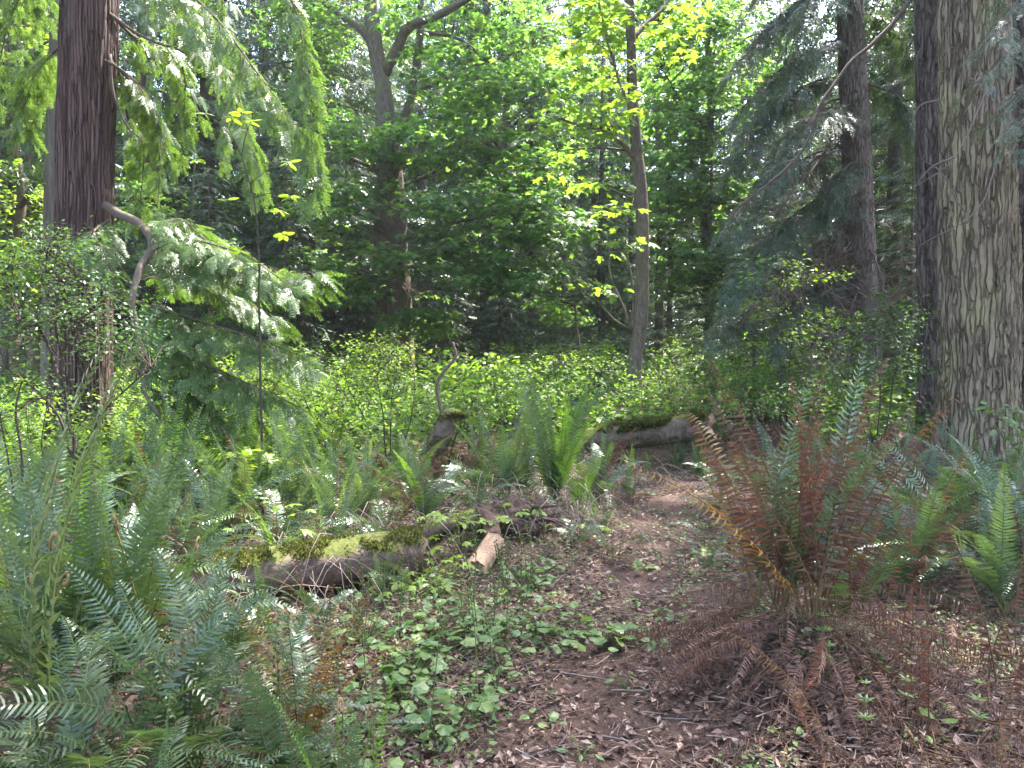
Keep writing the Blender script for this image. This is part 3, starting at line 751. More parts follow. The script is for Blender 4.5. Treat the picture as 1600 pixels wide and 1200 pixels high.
leafy_tree(20, 15, [(24, 420), (34, 300), (16, 200), (12, 60), (0, -60)], [7, 7, 7, 6, 5, 3],
           [cl(20, 320, 15, 60, 60, 1.2, 24), cl(60, 420, 14.5, 60, 50, 1.2, 24), cl(10, 160, 15, 50, 70, 1.2, 20), cl(50, 60, 15, 60, 60, 1.2, 16), cl(-20, 450, 14, 50, 50, 1.0, 16)],
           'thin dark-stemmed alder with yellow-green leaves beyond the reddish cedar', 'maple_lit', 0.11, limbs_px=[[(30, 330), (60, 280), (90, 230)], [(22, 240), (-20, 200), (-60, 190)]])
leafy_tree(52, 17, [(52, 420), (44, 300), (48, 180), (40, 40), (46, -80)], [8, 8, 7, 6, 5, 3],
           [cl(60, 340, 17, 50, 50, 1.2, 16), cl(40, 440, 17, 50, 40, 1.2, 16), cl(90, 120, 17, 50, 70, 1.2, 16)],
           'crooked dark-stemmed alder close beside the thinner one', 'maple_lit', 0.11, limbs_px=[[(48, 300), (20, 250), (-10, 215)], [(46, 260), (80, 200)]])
leafy_tree(300, 17.5, [(300, 520), (296, 440), (300, 330), (305, 240)], [4, 4, 3, 2, 1],
           [cl(300, 420, 17, 70, 60, 1.2, 26), cl(380, 470, 17, 60, 40, 1.2, 18), cl(250, 330, 17, 40, 60, 1.0, 14)], 'low vine maple between reddish cedar and brown trunks', 'maple', 0.13, limbs_px=[[(300, 460), (350, 450), (390, 450)]], name='vine_maple')
leafy_tree(470, 21, [(470, 520), (474, 440), (466, 330), (470, 200), (476, 90)], [5, 5, 4, 3, 2, 1],
           [cl(470, 180, 21, 60, 60, 1.2, 22), cl(440, 320, 21, 60, 70, 1.2, 26), cl(490, 420, 20.5, 60, 50, 1.2, 24), cl(480, 60, 21, 70, 60, 1.2, 20)], 'thin understorey maple beside the straight brown trunk', 'maple', 0.14, limbs_px=[[(468, 330), (430, 310)], [(470, 200), (520, 150)]], name='vine_maple')
leafy_tree(905, 19, [(905, 560), (900, 500), (896, 440)], [3, 3, 2, 1],
           [cl(900, 560, 18.5, 60, 30, 1.0, 24), cl(960, 575, 18, 50, 25, 0.8, 18), cl(880, 480, 19, 60, 30, 1.0, 18)], 'low dark green shrub at the far edge of the clearing', 'maple', 0.10, name='vine_maple')

# ------------------------------------------------------------------ boughs
def bough(mb, pts, n_side, side_len, tmpl, spray, hang=0.5, r=RNG, r0=0.03, mat=0, wood=1, every=0.16, bare=0.15, seed=0, gap=0.0, jit=0.3):
    """a limb with side twigs carrying sprays; hang 0 flat .. 1 hanging"""
    c = wob(spline(pts, 16), 0.05, seed); S = np.linspace(0, 1, 16)
    tube(mb, c, np.linspace(r0, r0 * 0.22, 16), 6, wood, False)
    t_ = norm(np.gradient(c, axis=0))
    loc = []; dr = []; nm = []; sc = []
    n_side = int(n_side * 1.45)
    for q in range(n_side):
        s = bare + (1 - bare) * (q + r.uniform(0, 1)) / n_side
        if r.uniform() < gap: continue
        pos = np.array([np.interp(s, S, c[:, k]) for k in range(3)]); tg = norm(np.array([np.interp(s, S, t_[:, k]) for k in range(3)]))
        sd = norm(np.cross(tg, np.array([0, 0, 1.0]))) * (1 if q % 2 else -1)
        L = side_len * (1 - 0.55 * s) * r.uniform(0.6, 1.25); a = r.uniform(0.55, 1.1)
        d = norm(tg * math.cos(a) + sd * math.sin(a) + np.array([0, 0, -0.25 * hang]))
        m = max(2, int(L / every)); f = (np.arange(m) + 0.4) / m
        tp = pos + d * (L * f)[:, None]; tp[:, 2] -= hang * L * 0.65 * f ** 2
        tube(mb, np.vstack([pos, tp]), np.linspace(0.007, 0.0022, m + 1), 3, wood, False)
        for k in range(m):
            td = d + np.array([0, 0, -1.3 * hang * f[k]])
            for e in (-1, 1):
                n0 = norm(np.cross(td, np.cross(np.array([0, 0, 1.0]), td)) + r.normal(0, jit, 3))
                x_ = np.cross(td, n0)
                loc.append(tp[k]); dr.append(norm(td * 0.8 + e * x_ * r.uniform(0.4, 0.9) + np.array([0, 0, -0.4 * hang])) + r.normal(0, 0.12, 3)); nm.append(n0); sc.append(spray * r.uniform(0.7, 1.25) * (1 - 0.3 * f[k]))
        loc.append(tp[-1]); dr.append(d + np.array([0, 0, -hang])); nm.append(np.array([0, 0, 1.0]) + r.normal(0, 0.3, 3)); sc.append(spray)
    if not loc: return c
    loc = np.array(loc); dr = np.array(dr); nm = np.array(nm); sc = np.array(sc); pk = r.integers(0, len(tmpl), len(loc))
    for k, (tv, tf) in enumerate(tmpl): scatter(mb, tv, tf, loc[pk == k], dr[pk == k], nm[pk == k], sc[pk == k], mat)
    return c

# ---- reddish cedar
Yc = 9.0
foot = P(126, 690, Yc); foot[2] = g1(foot[0], foot[1])
cedar = thing('cedar_tree', 'big cedar with reddish stringy bark and sunlit drooping boughs above the ferns', 'tree', foot)
tp = np.vstack([foot - (0, 0, 0.3), px_path([(126, 690), (128, 560), (131, 400), (133, 250), (137, 100), (140, -60), (142, -300), (143, -700), (144, -1100)], Yc)])
link('trunk', trunk_mesh('cedar_trunk', local(foot, tp), np.array([46, 43, 40.5, 39, 38.5, 38, 37, 34, 28, 12]) / F * Yc, M['bark_cedar'], 260, 160, 'fibre', 0.030, 0.24, 2), cedar)
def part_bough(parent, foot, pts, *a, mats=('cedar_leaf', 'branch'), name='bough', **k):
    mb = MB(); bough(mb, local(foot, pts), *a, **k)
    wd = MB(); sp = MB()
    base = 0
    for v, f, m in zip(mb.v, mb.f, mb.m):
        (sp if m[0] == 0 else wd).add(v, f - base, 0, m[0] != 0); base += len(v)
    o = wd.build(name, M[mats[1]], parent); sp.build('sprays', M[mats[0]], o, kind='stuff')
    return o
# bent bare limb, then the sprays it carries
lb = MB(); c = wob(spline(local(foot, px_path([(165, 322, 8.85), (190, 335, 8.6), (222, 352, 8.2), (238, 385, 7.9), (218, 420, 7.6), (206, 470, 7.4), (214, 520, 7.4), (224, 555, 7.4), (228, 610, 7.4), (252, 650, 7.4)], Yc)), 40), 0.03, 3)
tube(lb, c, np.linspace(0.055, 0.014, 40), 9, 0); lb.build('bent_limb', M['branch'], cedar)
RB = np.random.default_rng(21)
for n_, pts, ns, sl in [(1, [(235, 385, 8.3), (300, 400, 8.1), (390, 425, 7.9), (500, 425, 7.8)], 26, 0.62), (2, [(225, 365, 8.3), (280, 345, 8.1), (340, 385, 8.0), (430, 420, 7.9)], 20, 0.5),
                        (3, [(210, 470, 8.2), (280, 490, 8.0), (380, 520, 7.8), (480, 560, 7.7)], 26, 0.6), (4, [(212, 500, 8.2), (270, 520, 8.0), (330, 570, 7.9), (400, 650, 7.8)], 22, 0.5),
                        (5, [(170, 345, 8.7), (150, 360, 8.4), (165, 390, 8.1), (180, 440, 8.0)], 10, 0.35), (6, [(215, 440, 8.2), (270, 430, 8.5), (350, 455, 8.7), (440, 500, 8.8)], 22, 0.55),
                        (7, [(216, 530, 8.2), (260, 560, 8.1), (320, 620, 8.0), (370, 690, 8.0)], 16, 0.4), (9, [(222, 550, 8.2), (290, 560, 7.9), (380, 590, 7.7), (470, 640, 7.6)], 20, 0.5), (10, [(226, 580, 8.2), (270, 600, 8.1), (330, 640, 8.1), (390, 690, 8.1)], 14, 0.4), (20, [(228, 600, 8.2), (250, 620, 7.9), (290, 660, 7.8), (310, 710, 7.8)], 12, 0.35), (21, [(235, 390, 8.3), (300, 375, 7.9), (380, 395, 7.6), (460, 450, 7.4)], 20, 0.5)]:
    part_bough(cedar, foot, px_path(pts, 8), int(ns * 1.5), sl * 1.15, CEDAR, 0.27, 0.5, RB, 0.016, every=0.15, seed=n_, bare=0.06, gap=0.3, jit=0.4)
# upper boughs hanging from above
for n_, pts, ns, sl, h in [(11, [(165, -160, 8.9), (240, -60, 8.6), (330, 20, 8.3), (400, 110, 8.0), (470, 200, 7.8)], 34, 0.6, 0.9), (12, [(170, -60, 8.9), (250, -10, 8.9), (320, 60, 9.0), (380, 170, 9.0), (410, 280, 9.0)], 30, 0.6, 1.0),
                           (13, [(170, 20, 8.9), (215, 60, 9.3), (270, 75, 9.6), (290, 150, 9.8), (270, 240, 9.8)], 22, 0.6, 1.0), (14, [(140, -200, 9), (300, -140, 8.3), (420, -60, 7.9), (475, 80, 7.7), (490, 300, 7.6)], 30, 0.42, 1.0),
                           (15, [(170, 90, 8.9), (200, 120, 9.0), (235, 160, 9.2), (250, 230, 9.3), (245, 330, 9.3)], 16, 0.4, 0.9), (16, [(165, -250, 9.2), (250, -190, 10), (330, -60, 10.6), (360, 80, 10.8), (350, 230, 10.8)], 34, 0.7, 1.0),
                           (17, [(110, -120, 9.2), (60, -60, 9.6), (20, 20, 9.9), (-10, 130, 10)], 26, 0.6, 0.9), (18, [(105, 60, 9.2), (75, 95, 9.6), (50, 130, 9.9), (35, 200, 10)], 16, 0.45, 0.9),
                           (19, [(170, 30, 9.0), (200, 180, 9.6), (225, 230, 10), (215, 330, 10.2)], 16, 0.45, 0.8)]:
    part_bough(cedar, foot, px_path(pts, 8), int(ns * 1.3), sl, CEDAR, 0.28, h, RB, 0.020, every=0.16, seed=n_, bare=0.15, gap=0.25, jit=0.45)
for n_, pts in enumerate([[(172, 22), (215, 52), (262, 72), (280, 68)], [(165, 95), (200, 118), (240, 155)], [(172, 85), (178, 140), (195, 190), (220, 215)]]):
    lb = MB(); tube(lb, wob(spline(local(foot, px_path(pts, 8.8)), 12), 0.04, 40 + n_), np.linspace(0.022, 0.006, 12), 5, 0); lb.build('bare_branch', M['branch'], cedar)
# high crown
mb = MB()
rc = np.random.default_rng(5)
for k in range(34):
    z = 9.5 + k * 0.36; az = k * 2.4; L = rc.uniform(1.6, 3.0) * (1 - k / 60); o = np.array([math.cos(az), math.sin(az), 0])
    bough(mb, [(0, 0, z), o * L * 0.5 + (0, 0, z - 0.1), o * L + (0, 0, z - 0.9)], 12, 0.7, CHEAP, 0.34, 0.8, rc, 0.03, every=0.26)
mb.build('crown', [M['cedar_leaf'], M['branch']], cedar)

# ---- grey cedar behind it
Yg = 14.0
foot = P(88, 650, Yg); foot[2] = g1(foot[0], foot[1])
t = thing('cedar_tree', 'slimmer grey-barked cedar half hidden behind the reddish cedar', 'tree', foot)
tp = np.vstack([foot - (0, 0, 0.3), px_path([(86, 600), (88, 400), (92, 200), (97, 50), (100, -200), (102, -600)], Yg)])
link('trunk', trunk_mesh('grey_trunk', local(foot, tp), np.array([22, 19, 18, 17, 16, 14, 6]) / F * Yg, M['bark_cedar2'], 90, 80, 'fibre', 0.012, 0.06, 6), t)
mb = MB()
for k, (pts, ns) in enumerate([([(90, 60), (50, 80), (20, 130), (5, 210)], 18), ([(95, -40), (60, -30), (30, 20), (25, 100)], 18), ([(95, -80), (190, -60), (230, 20), (235, 130)], 18), ([(95, 150), (70, 160), (55, 200), (50, 260)], 12), ([(95, 0), (130, 20), (190, 120), (200, 220)], 14)]):
    bough(mb, local(foot, px_path(pts, Yg)), ns, 0.8, CEDAR, 0.26, 0.9, RB, 0.025, every=0.16, seed=k)
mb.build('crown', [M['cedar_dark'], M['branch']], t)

# ---- grey hemlock with dead branches
Yh = 15.0
foot = P(1345, 640, Yh); foot[2] = g1(foot[0], foot[1])
t = thing('hemlock_tree', 'grey-barked hemlock with drooping needled boughs and brown dead twigs hanging low', 'tree', foot)
tp = np.vstack([foot - (0, 0, 0.3), px_path([(1350, 560), (1345, 420), (1340, 300), (1335, 180), (1330, 60), (1326, -60), (1322, -350), (1320, -600)], Yh)])
link('trunk', trunk_mesh('hemlock_trunk', local(foot, tp), np.array([30, 26, 23, 22, 21, 20, 18, 13, 4]) / F * Yh, M['bark_hem'], 110, 150, 'plate', 0.02, 0.08, 12), t)
RH = np.random.default_rng(31)
for k, (pts, ns, sl, h) in enumerate([
    ([(1330, -20), (1270, -10), (1200, 40), (1150, 110, 14)], 24, 0.8, 0.6), ([(1335, 60), (1280, 70), (1215, 110), (1145, 190, 14)], 26, 0.8, 0.7), ([(1335, 120), (1270, 130), (1190, 170), (1140, 270, 14)], 24, 0.8, 0.8),
    ([(1335, 170), (1290, 170, 14), (1240, 200, 13.4), (1190, 280, 13)], 22, 0.7, 0.7), ([(1338, 230), (1270, 240), (1190, 290), (1130, 360, 14)], 22, 0.8, 0.7), ([(1340, 290), (1280, 310, 14.4), (1200, 370, 14), (1130, 450, 13.6)], 24, 0.8, 0.7),
    ([(1342, 340), (1280, 380), (1190, 430), (1110, 520, 14)], 22, 0.8, 0.6), ([(1335, 20), (1380, 30), (1420, 70), (1440, 130)], 16, 0.6, 0.6), ([(1340, 130), (1380, 140), (1410, 170), (1430, 230)], 14, 0.55, 0.6),
    ([(1335, -80), (1280, -90), (1220, -50), (1170, 20, 14)], 24, 0.8, 0.6), ([(1332, -60), (1300, -40, 14), (1260, 20, 13), (1240, 120, 12.6)], 24, 0.7, 0.8), ([(1345, 400), (1290, 430, 14.5), (1240, 480, 14), (1200, 540, 13.7)], 16, 0.6, 0.5),
    ([(1328, -150), (1380, -130, 14), (1430, -60, 13.5), (1450, 40, 13.5)], 18, 0.7, 0.6), ([(1342, 250), (1320, 262, 14.3), (1300, 280, 14), (1290, 330, 13.8)], 10, 0.4, 0.8)]):
    part_bough(t, foot, px_path(pts, Yh), int(ns * 1.7), sl * 1.1, NEED, 0.40, h, RH, 0.024, mats=('needle', 'branch'), every=0.13, seed=60 + k, gap=0.08)
mb = MB()
for k in range(22):
    z = 10 + k * 0.5; az = k * 2.4; L = RH.uniform(2.0, 3.4) * (1 - k / 34); o = np.array([math.cos(az), math.sin(az), 0])
    bough(mb, [(0, 0, z), o * L * 0.5 + (0, 0, z - 0.1), o * L + (0, 0, z - 0.9)], 12, 0.8, CHEAP, 0.34, 0.6, RH, 0.03, every=0.26)
mb.build('crown', [M['needle'], M['branch']], t)
# dead brown branches with hair-fine twigs
def dead_branch(mb, c, nt_, L, r, r0, hang=0.6):
    c = wob(spline(c, 14), 0.10, r.integers(99)); tube(mb, c, np.linspace(r0, r0 * 0.25, 14), 5, 0, False)
    for q in range(nt_):
        i0 = r.integers(2, 14); p = c[i0]; d = norm(r.normal(0, 0.6, 3) + np.array([0, 0, -hang]))
        l = L * r.uniform(0.3, 1.1); e = p + d * l + np.array([0, 0, -0.15 * l]); mid = (p + e) / 2 + r.normal(0, 0.05 * l, 3)
        tw = spline([p, mid, e], 6); tube(mb, tw, np.linspace(0.012, 0.005, 6), 3, 0, False)
        for u in range(9):
            b = tw[r.integers(1, 6)]; tube(mb, [b, b + norm(d + r.normal(0, 0.6, 3)) * l * r.uniform(0.2, 0.5)], [0.0075, 0.004], 3, 0, False)
for k, (pts, n_) in enumerate([([(1340, 325), (1290, 335), (1240, 370), (1190, 430, 14)], 30), ([(1345, 365), (1300, 400, 14.5), (1250, 430, 14), (1170, 470, 13.6)], 32), ([(1345, 300), (1300, 330, 14.4), (1290, 420, 14), (1310, 520, 13.9)], 34), ([(1348, 420), (1320, 440, 14.4), (1290, 500, 14), (1260, 580, 13.8)], 34),
                                ([(1338, 195), (1300, 215), (1270, 260, 14.4), (1215, 330, 14)], 24), ([(1350, 440), (1330, 480, 14.3), (1300, 560, 14), (1255, 600, 14)], 30), ([(1340, 150), (1290, 160), (1240, 210, 14.3), (1195, 250, 14)], 22), ([(1345, 380), (1370, 400, 14.4), (1385, 450, 14.2), (1380, 520, 14)], 18)]):
    mb = MB(); dead_branch(mb, local(foot, px_path(pts, Yh)), int(n_ * 1.6), 1.0, RH, 0.026); mb.build('dead_branch', M['dead_twig'], t)

# ---- big firs at the side
def big_fir(pxs, Y, rpx, mat, label, seed, amp=0.035, segs=230, rings=220, flare=0.28, top=None):
    foot = P(pxs[0][0], 720, Y); foot[2] = g1(foot[0], foot[1])
    t = thing('fir_tree', label, 'tree', foot)
    tp = np.vstack([foot - (0, 0, 0.3), px_path(pxs, Y)])
    link('trunk', trunk_mesh('fir_trunk', local(foot, tp), np.array(rpx) / F * Y, M[mat], segs, rings, 'plate', amp, flare, seed), t)
    mb = MB(); r = np.random.default_rng(seed)
    for k in range(30):
        z = 8.6 + k * 0.55; az = k * 2.4 + seed; L = r.uniform(2.4, 4.0) * (1 - k / 48); o = np.array([math.cos(az), math.sin(az), 0])
        bough(mb, [(0, 0, z), o * L * 0.5 + (0, 0, z), o * L + (0, 0, z - 0.8)], 12, 0.8, CHEAP, 0.34, 0.5, r, 0.04, every=0.26)
    mb.build('crown', [M['needle'], M['branch']], t)
    return t, foot
fir, ffoot = big_fir([(1528, 690), (1527, 560), (1526, 400), (1523, 200), (1520, 0), (1516, -250), (1512, -700)], 9.5, [62, 57, 55, 53, 50, 47, 44, 26], 'bark_fir', 'huge fir with pale grey-brown ridged bark at the end of the fern bank', 41, 0.055)
fir2, f2 = big_fir([(1468, 640), (1466, 500), (1464, 300), (1461, 100), (1458, -100), (1454, -500)], 11.6, [33, 30, 28, 28, 27, 25, 16], 'bark_fir_dark', 'dark fissured fir pressed close behind the huge pale-barked fir', 43, 0.045, 150, 200, 0.1)
fir3, f3 = big_fir([(1606, 650), (1604, 500), (1598, 300), (1590, 100), (1584, -100), (1580, -500)], 11.0, [52, 48, 46, 44, 43, 40, 24], 'bark_fir_dark', 'dark thick fir trunk on the far side of the huge pale-barked fir', 47, 0.045, 150, 200, 0.1)
# long bare mossy limb reaching across
mb = MB(); c = wob(spline(local(f2, px_path([(1450, -60, 11.4), (1420, 5, 11.2), (1370, 65, 11), (1325, 105, 10.9), (1280, 165, 10.8), (1268, 205, 10.8), (1240, 250, 10.8), (1185, 300, 10.8), (1150, 330, 10.9)], 11)), 36), 0.05, 9)
tube(mb, c, np.linspace(0.04, 0.008, 36), 6, 0)
for k in range(26):
    b = c[RH.integers(14, 36)]; d = norm(np.array([-0.4, 0, -0.6]) + RH.normal(0, 0.45, 3)); l = RH.uniform(0.2, 0.8); tube(mb, wob(spline([b, b + d * l * 0.5 + RH.normal(0, 0.03, 3), b + d * l + (0, 0, -0.1)], 6), 0.04, k), np.linspace(0.008, 0.002, 6), 3, 0, False)
mb.build('bare_limb', M['branch'], fir2)
mb = MB()
for k, (pts) in enumerate([[(1512, 120), (1540, 150), (1590, 170)], [(1508, 330), (1470, 270), (1440, 250)], [(1470, 155), (1440, 165), (1430, 190)], [(1490, 245), (1455, 262), (1425, 300)], [(1545, 130), (1510, 210), (1480, 260), (1430, 290)], [(1560, 240), (1540, 310), (1500, 350), (1440, 380)], [(1520, 410), (1530, 430), (1545, 470)]]):
    tube(mb, wob(spline(local(ffoot, px_path(pts, 8.85)), 10), 0.06, 70 + k), np.linspace(0.012, 0.003, 10), 4, 0, False)
mb.build('dead_twigs', M['dead_twig'], fir)

# ---- hemlock boughs entering from the side
Ye = 7.0
foot = np.array([X(1700, 7.4), 7.4, 0]); foot[2] = g1(foot[0], foot[1])
t = thing('young_hemlock', 'young hemlock whose feathery boughs hang in front of the huge fir', 'tree', foot)
link('trunk', trunk_mesh('side_trunk', [(0, 0, -0.3), (0.03, 0, 4), (0, 0, 9)], [0.12, 0.09, 0.03], M['bark_hem'], 24, 40, 'plain', 0.008, 0.04, 3), t)
for k, (pts, ns) in enumerate([([(1700, -120), (1640, -60), (1580, 10, 7), (1545, 60, 6.8)], 18), ([(1700, -20), (1640, 20), (1590, 70, 7), (1530, 125, 6.8)], 18), ([(1700, 60), (1650, 90), (1600, 130, 7), (1560, 180, 6.8)], 14), ([(1700, 130), (1650, 150), (1605, 180, 7), (1575, 235, 6.9)], 12), ([(1700, -200), (1650, -150), (1600, -80), (1570, -10)], 14)]):
    part_bough(t, foot, px_path(pts, 7.3), ns, 0.5, NEED, 0.17, 0.55, RH, 0.014, mats=('needle', 'branch'), every=0.09, seed=90 + k)

# ------------------------------------------------------------------ shrubs
def shrub(name, label, foot_px, Y, stems, C, mat, size, per=16, disc=0.22, tmpl=DIAM, r0=0.012, cat='shrub', stem_mat='twig', group=None, seed=0):
    r = np.random.default_rng(seed + 300)
    foot = np.array([X(foot_px, Y), Y, 0]); foot[2] = g1(foot[0], foot[1])
    t = thing(name, label, cat, foot, group)
    limbs = []; mb = MB()
    for k, st in enumerate(stems):
        p = px_path(st, Y); 
        if k == 0 or st[0][0] == foot_px: p[0] = foot - (0, 0, 0.05)
        c = wob(spline(local(foot, p), 16), 0.05, seed + k); tube(mb, c, np.linspace(r0, r0 * 0.3, 16) * (1 if k == 0 else 0.75), 6, 0, False); limbs.append(c[3:])
    mb.build('stem', M[stem_mat], t)
    mb = MB(); leafy(mb, [(c - foot, r_, n) for c, r_, n in C], limbs, tmpl, size, per=per, disc=disc, r=r, tw=0.0028, tilt=0.35)
    mb.build('crown', [M[mat], M[stem_mat]], t)
    return t
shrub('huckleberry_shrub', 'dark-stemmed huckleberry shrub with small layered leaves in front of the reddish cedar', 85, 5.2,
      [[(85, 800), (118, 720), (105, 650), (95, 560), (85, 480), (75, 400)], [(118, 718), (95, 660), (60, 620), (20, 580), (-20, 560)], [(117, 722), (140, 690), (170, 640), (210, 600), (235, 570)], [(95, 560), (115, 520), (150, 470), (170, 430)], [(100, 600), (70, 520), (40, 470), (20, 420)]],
      [cl(70, 420, 5.2, 70, 40, 0.4, 48), cl(130, 480, 5.1, 80, 45, 0.45, 50), cl(40, 510, 5.2, 60, 45, 0.4, 36), cl(190, 540, 5.2, 60, 40, 0.4, 28), cl(20, 600, 5.2, 50, 45, 0.3, 18), cl(100, 380, 5.3, 60, 25, 0.35, 24), cl(170, 610, 5.2, 60, 40, 0.35, 14)], 'huck_shaded', 0.034, 24, 0.16, r0=0.016, seed=1)
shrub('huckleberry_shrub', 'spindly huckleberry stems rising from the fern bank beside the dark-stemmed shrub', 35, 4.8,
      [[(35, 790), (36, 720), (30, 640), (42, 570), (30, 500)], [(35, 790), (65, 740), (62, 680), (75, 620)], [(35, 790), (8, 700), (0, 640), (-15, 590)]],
      [cl(20, 480, 4.8, 40, 60, 0.3, 18), cl(70, 620, 4.8, 35, 40, 0.3, 10), cl(-5, 640, 4.8, 30, 50, 0.3, 10)], 'huck_shaded', 0.04, 14, 0.13, r0=0.010, seed=2)
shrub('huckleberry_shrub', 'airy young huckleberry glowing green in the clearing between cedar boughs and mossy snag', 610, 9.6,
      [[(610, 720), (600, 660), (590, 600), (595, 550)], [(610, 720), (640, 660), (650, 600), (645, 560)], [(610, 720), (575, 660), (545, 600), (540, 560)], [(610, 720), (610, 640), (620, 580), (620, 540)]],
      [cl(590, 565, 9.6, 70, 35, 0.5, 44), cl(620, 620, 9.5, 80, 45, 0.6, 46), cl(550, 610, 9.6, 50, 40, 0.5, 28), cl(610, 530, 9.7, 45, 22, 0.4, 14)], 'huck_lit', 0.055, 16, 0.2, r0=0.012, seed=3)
shrub('huckleberry_shrub', 'leafy huckleberry growing out of the dark root mound beside the huge fir', 1375, 9.6,
      [[(1375, 665), (1350, 620), (1320, 590), (1300, 560)], [(1375, 665), (1378, 610), (1370, 550), (1365, 500)], [(1375, 665), (1395, 600), (1405, 550), (1400, 500)], [(1375, 665), (1340, 640), (1295, 615), (1270, 600)]],
      [cl(1370, 510, 9.6, 70, 35, 0.5, 44), cl(1330, 560, 9.5, 75, 40, 0.6, 40), cl(1400, 570, 9.5, 50, 45, 0.5, 28), cl(1300, 610, 9.4, 55, 30, 0.5, 22), cl(1400, 480, 9.7, 40, 25, 0.4, 14)], 'huck', 0.06, 16, 0.2, r0=0.014, seed=4)
shrub('huckleberry_shrub', 'thin yellow-green sapling in front of the grey hemlock dead twigs', 1225, 12.0,
      [[(1225, 660), (1222, 590), (1215, 520), (1218, 460), (1225, 410)], [(1225, 660), (1235, 560), (1250, 480), (1260, 440)]],
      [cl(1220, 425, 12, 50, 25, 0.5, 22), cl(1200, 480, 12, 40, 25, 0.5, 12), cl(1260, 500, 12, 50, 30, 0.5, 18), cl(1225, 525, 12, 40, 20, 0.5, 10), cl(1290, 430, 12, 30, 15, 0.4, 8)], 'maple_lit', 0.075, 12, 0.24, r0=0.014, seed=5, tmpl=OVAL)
shrub('salmonberry_shrub', 'leafy salmonberry cane with broad yellow-green leaves at the far edge of the clearing', 790, 13.5,
      [[(790, 640), (790, 600), (770, 575), (740, 565)], [(790, 640), (800, 600), (830, 570)]],
      [cl(760, 570, 13.4, 50, 12, 0.5, 14), cl(810, 572, 13.3, 40, 12, 0.5, 12)], 'huck_lit', 0.15, 7, 0.28, r0=0.012, tmpl=OVAL, seed=6)
shrub('snowberry_shrub', 'pale green leafy sprig leaning in front of the huge fir base', 1640, 6.8,
      [[(1640, 760), (1620, 700), (1590, 665), (1550, 648)], [(1640, 760), (1610, 735), (1570, 720), (1545, 722)], [(1640, 760), (1600, 720), (1580, 690)]],
      [cl(1575, 652, 6.8, 35, 14, 0.3, 9), cl(1565, 728, 6.7, 35, 16, 0.3, 9), cl(1600, 690, 6.8, 25, 20, 0.3, 6)], 'herb', 0.085, 7, 0.14, r0=0.008, tmpl=OVAL, seed=7)
def auto_shrub(px, Y, h, wd, mat, label, seed, size=0.06, n=40, tmpl=DIAM, name='huckleberry_shrub', group=None):
    h = h * 1.22; wd = wd * 1.1; r = np.random.default_rng(900 + seed); foot = np.array([X(px, Y), Y, 0]); foot[2] = g1(foot[0], foot[1])
    t = thing(name, label, 'shrub', foot, group); limbs = []; C = []
    mb = MB()
    for k in range(6):
        a = k * 1.05 + r.uniform(-0.3, 0.3); e = np.array([math.cos(a) * wd * r.uniform(0.4, 0.9), math.sin(a) * wd * r.uniform(0.4, 0.9), h * r.uniform(0.65, 1.0)])
        c = wob(spline([(0, 0, -0.05), e * np.array([0.3, 0.3, 0.45]), e], 12), 0.05, seed + k); tube(mb, c, np.linspace(0.011, 0.003, 12), 5, 0, False); limbs.append(c[3:]); C.append((e * np.array([0.9, 0.9, 0.88]), (wd * 0.45, wd * 0.45, h * 0.2), n // 6))
    mb.build('stem', M['twig'], t); mb = MB(); leafy(mb, C, limbs, tmpl, size, per=15, disc=0.2, r=r, tw=0.0028, tilt=0.4); mb.build('crown', [M[mat], M['twig']], t)
